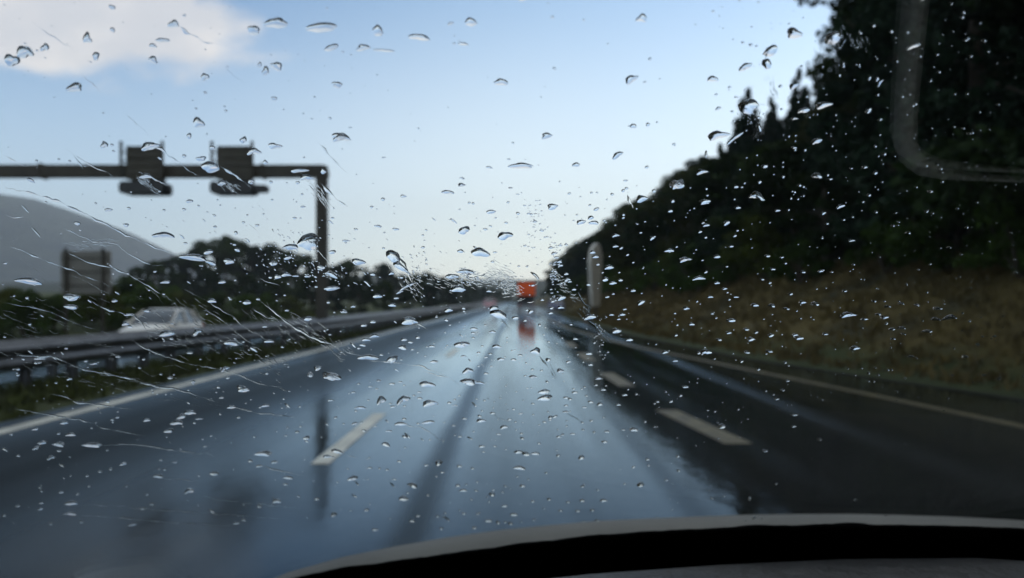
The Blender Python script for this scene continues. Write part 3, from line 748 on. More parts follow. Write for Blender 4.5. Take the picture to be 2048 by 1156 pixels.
# ------------------------------------------------------------------ rain on the windscreen
def water_mat():
    m = bpy.data.materials.new('water'); m.use_nodes = True; t = m.node_tree; t.nodes.clear()
    out = N(t, 'ShaderNodeOutputMaterial'); g_ = N(t, 'ShaderNodeBsdfGlass'); g_.inputs['IOR'].default_value = 1.333; g_.inputs['Roughness'].default_value = 0
    L(t, g_.outputs[0], out.inputs[0]); return m
WATER = water_mat()
OUT = 0.0045 + 0.00015
UP = Vector((0, -math.cos(TH), math.sin(TH)))
def cap(r, beta):
    Rr = 1 / math.sin(beta); return max(0, math.sqrt(max(0, Rr * Rr - r * r)) - Rr * math.cos(beta))
def drop_geo(px, py, w, h, tilt=0.0, irr=.12, beta=52, seed=0, M=18, K=6):
    """a closed drop: flat base on the glass and a dome outside it; w, h are its apparent size"""
    rg = random.Random(seed); ph = [rg.uniform(0, 6.28) for _ in range(4)]; ct, st = math.cos(tilt), math.sin(tilt)
    c = pane(px, py, OUT); rim = []; pt_ = rg.uniform(-.15, .55) if rg.random() < .8 else rg.uniform(-.5, -.1); bend = rg.uniform(-.04, .20)
    for i in range(M):
        a = 2 * math.pi * i / M
        k = 1 + irr * (.6 * math.sin(2 * a + ph[0]) + .5 * math.sin(3 * a + ph[1]) + .25 * math.sin(5 * a + ph[2]))
        x, y = k * w / 2 * math.cos(a), k * h / 2 * math.sin(a)
        if w > 11:
            x0 = x / (w / 2); y *= 1 - pt_ * x0; y -= bend * h * (x0 * x0 - .4)
        rim.append(pane(px + x * ct - y * st, py - (x * st + y * ct), OUT))
    mr = min(sum((p - c).length for p in rim) / M, 2.2 * min((p - c).length for p in rim))
    v, f = [c], []
    v += rim                                   # base
    for i in range(M): f.append((0, 1 + (i + 1) % M, 1 + i, 'b'))
    nb = len(v)
    b = R(beta)
    for k in range(K):
        r = math.cos(k / K * math.pi / 2) if k else 1.0
        hh = cap(r, b) * mr
        v += [c + (p - c) * r + NP * hh for p in rim]
    v.append(c + NP * cap(0, b) * mr)
    for k in range(K - 1):
        for i in range(M):
            a0 = nb + k * M + i; a1 = nb + k * M + (i + 1) % M; f.append((a0, a1, a1 + M, a0 + M))
    for i in range(M): f.append((nb + (K - 1) * M + i, nb + (K - 1) * M + (i + 1) % M, len(v) - 1))
    return v, f
def ridge_geo(pts, w0, w1, seed=0, beta=40, blob=.35):
    """a closed ridge of water along pixel points"""
    rg = random.Random(seed); fine = []
    for (a, b) in zip(pts, pts[1:]):
        n = max(2, int(math.hypot(b[0] - a[0], b[1] - a[1]) / 6))
        for i in range(n): fine.append((a[0] + (b[0] - a[0]) * i / n, a[1] + (b[1] - a[1]) * i / n))
    fine.append(pts[-1]); n = len(fine); v, f = [], []; J = 7
    for i, (x, y) in enumerate(fine):
        am = 3.0 if blob > .5 else 1.0; x += am * noise.noise(Vector((i * .3, seed, 0))); y += am * noise.noise(Vector((i * .3, seed, 9))) + am * .5 * noise.noise(Vector((i * .9, seed, 19)))
        a = fine[max(0, i - 1)]; b = fine[min(n - 1, i + 1)]; l = math.hypot(b[0] - a[0], b[1] - a[1]) or 1; nx, ny = -(b[1] - a[1]) / l, (b[0] - a[0]) / l
        t = i / (n - 1); w = (w0 + (w1 - w0) * t) * (max(.1, .75 + 3.2 * blob * noise.noise(Vector((i * .37, seed * 3.3, 4)))) if blob > .5 else 1 + blob * 1.6 * noise.noise(Vector((i * .37, seed * 3.3, 4)))) * min(1, .03 + 4 * min(t, 1 - t))
        p, q = pane(x + nx * w / 2, y + ny * w / 2, OUT), pane(x - nx * w / 2, y - ny * w / 2, OUT)
        c = (p + q) / 2; half = (p - q).length / 2
        for j in range(J):
            s = math.cos(math.pi * j / (J - 1)); v.append(c + (p - c) * s + NP * (cap(abs(s), R(beta)) * half))
    for i in range(n - 1):
        for j in range(J - 1): a = i * J + j; f.append((a, a + 1, a + 1 + J, a + J))
    b0 = len(v); v += [v[i * J] for i in range(n)] + [v[i * J + J - 1] for i in range(n)]
    for i in range(n - 1): f.append((b0 + i, b0 + i + 1, b0 + n + i + 1, b0 + n + i, 'b'))
    return v, f
def link_water(name, v, f, flat_first=0):
    """every face knows which side the water is on: base faces look back to the glass, dome faces away from it"""
    fo, smo = [], []
    for t_ in f:
        isb = t_[-1] == 'b'; q = t_[:-1] if isb else t_
        A = Vector((0, 0, 0)); n = len(q)
        for i in range(n): A += Vector(v[q[i]]).cross(Vector(v[q[(i + 1) % n]]))
        o0 = Vector(v[q[0]])
        A = Vector((0, 0, 0))
        for i in range(1, n - 1): A += (Vector(v[q[i]]) - o0).cross(Vector(v[q[i + 1]]) - o0)
        s = A.dot(NP)
        if (s > 0) == isb: q = q[::-1]
        fo.append(q); smo.append(not isb)
    me = bpy.data.meshes.new(name); me.from_pydata([tuple(p) for p in v], [], fo)
    me.polygons.foreach_set('use_smooth', smo); me.materials.append(WATER); me.update()
    o = bpy.data.objects.new(name, me); col.objects.link(o); return o
def shift(f, b): return [tuple(q if q == 'b' else b + q for q in t_) for t_ in f]
S = 2.89
TILES = {
 'A': (0, 0, """38,405,85,75;112,358,90,80;230,330,50,45;478,280,60,50,-30;528,380,45,45;405,562,85,60;620,98,40,30,-30;625,230,35,25,-30;862,320,45,25,-20;915,288,80,25,-5;862,400,50,40,-20;985,195,62,46,-20;1165,500,45,45;1130,765,70,55;580,893,48,36;1075,840,30,32;1210,908,30,26;1577,900,80,32;1578,190,120,70;1452,230,80,50;1850,215,160,66;1900,333,85,35,12;1520,465,40,50;1583,437,65,50;1485,430,25,30;1570,625,35,25;1938,545,55,40;1288,697,18,18;1740,712,15,10;1790,742,15,10;1145,972,55,32;1455,930,75,40;1388,865,40,38;850,900,100,50,10;1205,1020,110,60;825,1072,70,32;1265,1112,50,28;1437,1102,35,25;1520,992,28,25;1860,1045,35,30;1950,848,95,42,4;1765,1082,80,32;905,970,30,12,-40;155,1097,60,18,-30;1720,1040,100,22,5;315,975,16,14;185,985,16,20;378,985,16,14;1745,965,14,12"""),
 'B': (0, 380, """145,578,150,36,-5;400,672,90,38;395,726,80,26;645,690,38,16;835,748,40,16;725,770,50,12;708,822,42,22;735,838,34,16,-10;950,878,85,36,8;1130,868,64,28,10;1212,690,52,26;1418,700,55,22;1310,465,66,28;1190,410,62,24,5;1105,443,135,38,-5;1205,472,70,20,-15;1360,398,38,20,-10;1570,476,52,22;1655,443,52,20,10;1665,382,95,32,8;1775,352,130,90,-10;1845,500,52,26;1645,540,58,24;1595,552,42,24;1700,548,40,10;1765,549,38,14;1815,552,20,12;1910,540,70,24,-20;1910,620,90,22,8;1770,793,50,24;1980,750,42,20;1910,410,42,22;1272,582,50,18;940,583,60,16,8;935,315,120,36,-6;605,168,48,18,5;425,245,36,24,-20;708,255,36,20,-15;1080,118,48,18;930,170,18,14;1740,150,34,12;1692,215,28,12;1510,192,14,10;1085,988,36,14;1325,932,76,30;1545,922,55,18;1520,838,30,12;665,1010,30,12;365,963,26,10;480,1036,26,10;530,1050,40,12,6;210,1022,70,10;970,1132,34,12;85,1082,26,14;85,1115,30,12;385,1138,36,14;1290,1080,55,22,15;1830,1075,48,24,10;1915,1125,95,40,-15;1785,1112,34,28,30;1648,745,30,10;1890,698,26,14;1885,855,14,8;1900,883,18,10;180,600,14,8;1350,300,22,24;880,522,22,12;980,820,20,10;60,662,18,10;1480,680,26,12"""),
 'C': (0, 756, """970,44,34,12;1105,66,28,14;1270,158,32,10;1395,110,80,30,-10;1900,38,90,36,-15;1787,30,34,20;1240,126,16,8;870,126,16,8;1330,212,50,18;1525,205,55,14,8;1085,243,62,26;1040,265,58,26;1010,302,75,24;965,348,68,18,8;835,286,50,16;665,270,30,10;355,302,50,18,5;185,338,38,14,8;395,370,60,18;232,416,60,16;325,425,80,22;195,446,48,16,10;520,432,130,16;280,502,50,20,8;90,490,26,12;325,462,30,12;700,538,45,14,12;565,580,26,12;905,608,58,18,-5;1085,692,55,24;1230,592,60,18;1440,520,30,16;1490,548,40,14;1580,526,44,14;1515,480,95,26;1660,616,55,16;1765,388,44,20,20;1940,465,70,20,-10;1885,495,60,14;1370,270,26,12;1905,173,34,12;1645,653,30,10;1595,750,60,18,-8;1925,825,36,24;1720,722,20,10;400,762,90,18;395,822,75,12;90,776,34,12;225,760,30,10;220,795,32,10;340,698,36,12;435,708,20,10;490,606,20,10;920,515,20,8;1000,527,28,8;1160,395,16,6;1175,437,24,8;1210,376,20,8;1655,328,18,8;1730,322,16,10;1645,376,20,8;755,885,60,10,8;850,952,50,14,8;90,945,32,10,10;20,1010,30,10,10;465,965,28,8,10;520,945,34,10,12;555,980,30,8;390,1062,70,12,12;480,1040,60,10,8;1080,990,40,10;1065,942,20,8;1360,875,40,10;460,868,30,10;1140,280,50,6"""),
 'D': (680, 0, """672,20,90,50;1060,32,75,55;1750,163,62,45;758,185,70,50,8;212,235,66,60;455,272,115,40,-10;125,332,90,34,4;250,348,120,16,-5;710,310,62,18,-8;635,192,44,14,15;928,530,75,42,8;1692,512,72,46,22;1770,530,26,10,20;1858,512,14,8;1197,840,68,32,8;1700,784,36,30,10;1787,775,24,24,30;1840,762,14,10;1050,1014,150,30,-3;862,1022,40,14,-15;975,975,28,8;1367,1007,45,26,15;1610,950,62,34,35;703,1083,28,12,-10;702,1123,42,20;985,1140,28,10;1657,1098,26,12;1662,1142,24,14;1780,1020,24,18,20;1938,888,20,14,20;245,965,30,8;50,793,24,10;207,490,14,12;1555,310,12,10;1272,1103,12,10;12,850,90,40,-5"""),
 'E': (680, 380, """700,24,42,20;618,67,68,24,-4;362,90,38,16;873,179,58,22;1230,149,66,32;712,286,72,40,10;838,279,28,14;953,316,84,46,5;213,262,44,14,-5;318,279,42,14;28,346,50,10;694,405,42,18;812,414,104,52,-3;895,411,26,10;1068,143,22,8;1092,189,28,10;1128,235,32,12;1168,287,28,12;1187,325,20,8;1400,237,50,28,12;1455,213,38,22;1485,164,34,18,15;1468,242,55,24;1328,74,22,14,20;1458,69,18,12;1490,68,14,10;985,42,26,8;1027,78,22,8;1222,385,34,14;1275,373,30,10;1310,368,24,12;1238,418,34,16;1598,314,42,20,8;1598,377,36,14;1465,411,36,18;1480,437,38,18,5;1558,498,56,24,12;1538,566,40,24,15;1580,588,46,18,10;1625,571,30,14;1440,597,30,12;1700,631,36,14;1910,402,58,18,5;2000,454,60,14;1745,700,52,20,15;1810,330,32,20,15;1917,174,30,18,15;1950,22,80,48,20;1750,104,62,42,25;1278,673,60,26,5;1278,728,40,16;1103,750,38,20;1015,787,38,20;1445,783,66,32,5;1635,768,40,14;1573,770,34,10;1650,738,26,10;1615,795,24,10;1548,668,28,10;1600,862,62,26;1678,913,42,16;1362,908,30,12;1885,984,40,16;1943,1033,34,14;1440,993,42,14;1450,1056,34,12;1322,1040,32,12;1497,1135,46,12;1275,1090,40,24;1205,1028,34,18;1130,978,56,36;1115,1125,42,16;1042,1002,28,12;1003,1027,32,16;930,1025,42,18;905,952,56,20;880,868,40,16;772,851,44,16;768,875,26,12;700,942,84,34;628,742,48,26;920,768,98,48,-8;885,732,56,28;685,622,84,38,-8;645,550,72,28;720,524,104,22,-3;100,467,86,32;183,538,36,16;292,532,36,18;213,664,56,22;298,715,52,18;70,722,32,14;15,752,42,16;393,806,98,44,-8;185,811,36,16;132,831,42,14;195,892,54,20;145,914,60,14;125,944,42,14;103,962,24,10;365,912,38,16;403,927,32,14;446,900,32,14;357,957,52,26;528,951,38,14;540,1040,50,16;234,999,24,12;155,1015,112,28;300,1024,76,32,20;446,986,16,8;490,1007,14,8;800,987,24,12;868,994,24,12;843,1014,24,10;712,1008,34,10;738,1090,58,32,5;843,1106,26,14;875,1066,20,8;800,1065,18,8;740,1152,92,22;220,1147,30,12;860,634,34,14;1070,803,24,12;1155,828,20,16;1218,760,30,14;1338,825,22,10;1180,885,16,8;1208,925,18,10;1270,465,34,16;1278,487,30,12;1310,535,30,14;1318,566,34,14;1330,580,26,10;1355,625,28,12;302,436,84,70,-40;352,500,110,34,-40;385,605,92,20,25;340,640,50,12,20;320,675,36,10;1255,440,30,14;1245,520,24,14;1130,545,60,18,-40"""),
 'F': (680, 756, """218,60,28,12;297,79,40,12;345,68,26,8;170,96,26,8;208,107,20,8;72,128,30,10;102,79,18,10;367,87,16,8;455,127,24,8;500,83,90,28,-3;740,68,92,32,-4;805,74,60,12,-4;1117,38,44,16;1070,33,16,8;1275,6,40,14;1497,48,46,10;1482,85,26,10;1525,112,34,12;1650,142,36,12;1358,128,36,14;1352,107,18,8;1400,108,16,8;1308,158,34,12;1083,104,16,6;1108,102,12,6;958,93,14,6;1020,124,14,6;1180,125,64,26;1185,160,76,36,8;1115,192,20,10;1450,182,34,14;1505,195,36,20;1612,198,30,12;1308,203,26,10;1415,214,30,8;630,187,28,12;662,204,34,6;515,190,92,28;459,162,30,12;302,210,36,10;287,192,18,8;235,172,62,36,10;360,170,76,36,25;370,206,20,8;114,217,70,12;160,172,16,8;80,305,36,14,8;120,300,24,8;132,346,32,12;200,322,22,8;718,278,30,10;882,247,36,12;980,283,28,10;1045,250,30,8,12;1003,225,20,8;1118,254,14,8;1203,238,14,8;815,290,54,20;948,326,46,20;1245,265,28,14,20;1217,270,26,20,20;1182,297,26,10;1215,285,20,8;1305,240,36,10;1455,290,24,10;1545,352,32,12;278,350,44,8;448,306,20,10;510,300,80,12,8;350,310,80,16;655,318,20,8;772,352,14,6;692,380,26,10;916,367,30,8;1287,370,18,8;1265,382,34,10;1347,366,32,10;1312,320,14,8;820,437,40,12;828,468,20,8;895,435,20,8;958,455,14,6;1152,420,22,8;1030,468,50,18;1075,480,50,20,-15;1130,478,50,14;1255,460,16,6;1530,410,36,14;1398,500,34,26,15;260,425,50,22,-10;370,380,30,16,-20;340,522,26,12;570,530,50,26,15;495,545,26,10;690,550,36,12;765,562,22,12;1035,560,70,18;1740,655,42,26;70,620,70,18,12;168,560,32,10;40,565,16,8;310,625,24,8;1700,340,50,22,-10;1640,342,24,8;680,660,28,16;728,653,14,10;712,688,44,14;787,690,22,10;877,710,36,20;885,685,18,8;1055,662,34,16;1025,610,16,8;1090,626,16,8;415,660,60,22,-20;365,735,60,24;793,640,18,8;938,700,16,8;985,680,10,8;758,740,14,12;860,752,16,10;850,725,12,8;952,777,34,12;1115,750,26,12;1208,738,26,14;1275,803,26,12;1375,805,30,12;1460,800,30,14;1400,745,30,16;1525,745,40,16;1320,755,24,10;1180,792,14,8;1005,825,42,16;858,862,50,12;985,875,30,14;955,868,16,10;775,900,30,14;715,820,26,10;795,822,22,10;563,835,22,12;450,833,26,10;415,862,40,12;200,912,42,12;585,905,28,10;235,990,36,10;555,608,16,8;590,585,26,8;1890,630,24,8;1780,510,26,12;1700,555,26,10,20;1840,180,26,12;1920,180,30,10,20"""),
 'G': (1348, 0, """830,22,80,40,15;1472,35,60,30,30;710,250,86,66,20;570,355,90,56,15;550,425,60,56,20;425,442,80,38,20;232,512,62,34,15;268,682,36,18,15;375,618,30,10;710,552,66,26,15;440,672,112,84,-5;940,275,110,60,20;765,694,70,28,15;880,665,112,30,18;714,740,38,14;800,733,16,8;265,838,122,48,15;367,850,104,20,35;505,790,26,50,20;843,870,62,30,20;710,908,32,12;535,1016,44,16;642,1018,16,10;590,1015,10,8;172,1047,62,28,8;838,1070,76,26,4;918,1089,32,10;1120,1020,34,16;1180,1054,34,18,15;1042,1027,20,10;30,1120,80,50,20;370,1133,34,16;403,1135,20,10;420,1112,16,10,40;392,1032,12,10;473,1063,10,10;590,1062,10,8;1000,428,20,36;975,490,18,20;1152,508,14,30,-25;1197,512,16,36,-25;1212,535,50,20,50;1200,603,14,20,-30;1145,695,46,22,45;1212,746,24,14,20;1388,602,10,10;1405,667,18,12,30;1368,718,12,10;1405,325,80,22,20;1448,382,16,18;1440,312,18,18;1313,410,14,16;1728,280,14,20,-30;1820,292,28,16;1842,355,24,12;1800,190,12,12;1508,523,14,14;1650,598,14,14;1645,787,12,16;1697,797,20,12;1527,443,12,10;1093,432,12,30;1195,395,12,10;755,440,20,16;195,945,16,40;1710,992,12,10"""),
 'H': (1348, 380, """185,122,62,30,12;380,155,36,15;610,171,36,14;487,88,84,42,3;690,100,14,20;878,187,32,16,12;978,148,60,18,18;898,247,28,10;195,256,38,17,10;315,243,42,24,20;362,316,22,16,20;340,377,28,13;72,453,74,22,4;258,437,40,18;548,433,38,13;635,440,24,11;315,493,20,8;580,508,34,13;755,525,38,14;860,519,38,14;520,567,26,11;155,560,70,22;258,587,38,14;302,620,36,11;218,667,36,13;367,668,34,11;140,692,16,14;78,733,38,18;108,823,40,15;478,714,50,18;575,717,42,20;825,707,52,22;755,698,48,16;685,650,32,14;1170,692,32,13;1370,300,38,15;1298,184,20,10;1312,256,18,8;1363,58,12,8;1500,62,34,18;872,322,10,8;325,873,36,14;425,853,38,15;483,870,30,13;268,912,34,14;570,887,38,20;710,885,38,15;732,903,62,20;455,910,48,20;885,880,38,15;195,983,64,24;430,985,38,15;560,980,46,13;340,802,52,20;228,763,24,10;1020,770,90,28;1115,795,50,12;1230,785,50,17;1195,767,38,13;1530,795,62,19;1610,787,78,27,8;1330,705,38,15;1420,713,32,13;1250,723,42,13;1540,735,62,15;660,735,42,11;1000,633,32,13;1275,852,42,13;1330,845,52,15;1280,908,38,11;1340,880,32,11;1480,865,62,15;1060,960,62,23;1385,1008,42,13;1700,1010,40,14;1040,345,44,12,8"""),
 'I': (1348, 756, """70,97,46,10;602,165,32,14;637,115,26,13;665,62,28,10;200,229,16,10;138,72,14,9;93,66,12,8;410,48,14,9;312,76,12,8;532,462,36,14;705,257,40,10;700,322,36,10;432,279,16,8;850,397,30,14;280,322,44,28"""),
}
drops = []
for key, (ox, oy, txt) in TILES.items():
    for row in txt.split(';'):
        q = [float(t_) for t_ in row.split(',')]
        drops.append((ox + q[0] / S, oy + q[1] / S, q[2] / S, q[3] / S, R(q[4]) if len(q) > 4 else 0.0, .24 if q[2] * q[3] > 1500 else .16))
# small scattered droplets, denser in the middle of the pane
rg = random.Random(99)
def density(px, py):
    d = .08
    if py > 380: d = .75
    if py > 380 and px < 260: d = .45
    if py < 380 and px > 1420: d = .6
    if 420 < py < 720 and 850 < px < 1420: d = 1.0
    if py > 720: d = .8
    if py > 900: d = .42
    if px > 1500 and py > 830: d = .12
    if py > 1060: d = 0
    if py < 380 and px < 700: d = .16
    return d
small = []
while len(small) < 1500:
    px, py = rg.uniform(-20, 2068), rg.uniform(-10, 1075)
    if rg.random() > density(px, py): continue
    far = .55 + .45 * max(0, (VY - py) / VY) - .0004 * max(0, py - VY)
    w = rg.choice((2.2, 2.6, 3.2, 4, 5, 7)) * rg.uniform(.8, 1.3)
    if py > 1000: w *= 1.2
    if px < 1000 and py > 420 and rg.random() < .18: small.append((px, py, w * 2.2, w * .45, R(-38 + rg.uniform(-8, 8)), .1)); continue
    small.append((px, py, w, w * (.55 if py > 450 else .75), R(rg.uniform(-5, 22) if px > 1200 else rg.uniform(-20, 8)), .1))
# small trails of beads in the splash marks
def cluster(cx, cy, rx, ry, n, ang, wmin=2, wmax=7):
    for _ in range(n):
        a, b = rg.gauss(0, .45), rg.gauss(0, .45)
        small.append((cx + a * rx, cy + b * ry, rg.uniform(wmin, wmax), rg.uniform(1.2, 2.8), R(ang + rg.uniform(-25, 25)), .2))
cluster(1020, 585, 40, 20, 60, -10, 1.5, 5); cluster(1110, 560, 14, 90, 70, 5); cluster(935, 572, 40, 14, 70, -20)
cluster(650, 560, 90, 30, 60, -35); cluster(560, 520, 120, 60, 90, -45); cluster(1510, 250, 30, 20, 30, -70, 2, 5); cluster(1200, 690, 14, 60, 45, -50)
cluster(830, 570, 30, 60, 60, -50); cluster(1070, 470, 20, 70, 40, 5)

XS = [(330, 'the far left'), (680, 'the gantry side'), (990, 'left of centre'), (1230, 'the middle'), (1560, 'right of centre'), (9999, 'the far right')]
def region(px, py):
    if py < 210: return 'before the white cloud' if px < 480 else 'before the blue sky beside the cloud' if px < 760 else 'before the top middle of the sky' if px < 1250 else 'before the sky left of the tall treetops' if px < 1660 else 'before the dark treetops at upper right'
    if py < 400:
        return 'before the first gantry signal' if px < 350 else 'before the second gantry signal' if px < 560 else 'around the corner of the gantry' if px < 760 else 'before the open sky above the road' if px < 1240 else 'along the sloping tree line' if px < 1600 else 'before the wood beside the ghostly pale band'
    if py < 590:
        return 'before the blue mountain and grey board' if px < 330 else 'before the rounded trees left of the gantry post' if px < 620 else 'right of the gantry post before the tree line' if px < 860 else 'before the pale sky above the lorry' if px < 1110 else 'around the pale upright board' if px < 1340 else 'before the dark middle of the right wood'
    if py < 730:
        return 'before the guardrail at far left' if px < 330 else 'before the guardrail and white car' if px < 660 else 'where guardrail meets the wet road' if px < 900 else 'before the wet road below the lorry' if px < 1200 else 'before the foot of the brown bank' if px < 1500 else 'before the dry brown bank'
    if py < 880:
        return 'before the median grass and edge line' if px < 330 else 'before the left lane by the post reflection' if px < 640 else 'above the white lane dash' if px < 850 else 'before the bright middle of the lane' if px < 1180 else 'before the dark tree reflection on the road' if px < 1500 else 'before the right shoulder'
    return 'before the dark road at lower left' if px < 520 else 'before the blue road below the lane dash' if px < 850 else 'before the blue lane just above the bonnet' if px < 1250 else 'before the dark road at lower right'
every = drops + small
vis = [d for d in every if -10 < d[0] < 2058 and -10 < d[1] < 1080]
vis.sort(key=lambda d: -d[2] * d[3])
solo, rest = vis[:290], vis[290:]
seen = {}
ORD = ('largest', 'second largest', 'third largest', 'fourth largest')
for i, d in enumerate(solo):
    px, py, w, h, tl, irr = d
    v, f = drop_geo(px, py, w, h, tl, irr, 50 if w * h < 900 else 42, i, 26, 8)
    o = link_water('raindrop', v, f)
    reg = region(px, py); q = seen.get(reg, 0); seen[reg] = q + 1
    if q < 4: lab = f'{ORD[q]} clear raindrop on the windscreen {reg}'
    else: lab = f'a smaller raindrop on the windscreen {reg}'
    tag(o, lab, 'raindrop', 'raindrops on the windscreen')
for _ in range(900):      # the rest of the pane, beyond the photograph's frame
    px = rg.choice((rg.uniform(-900, -20), rg.uniform(2068, 3100))); py = rg.uniform(-100, 1040); w = rg.choice((4, 6, 9, 14)) * rg.uniform(.7, 1.2)
    rest.append((px, py, w, w * .5, R(rg.uniform(-20, 20)), .15))
V, Fc = [], []
for i, d in enumerate(rest):
    v, f = drop_geo(*d[:5], d[5], 48, 1000 + i, 10, 4); b = len(V); V += v; Fc += shift(f, b)
tag(link_water('fine_droplets', V, Fc), 'fine spray of tiny droplets over the whole windscreen', kind='stuff')

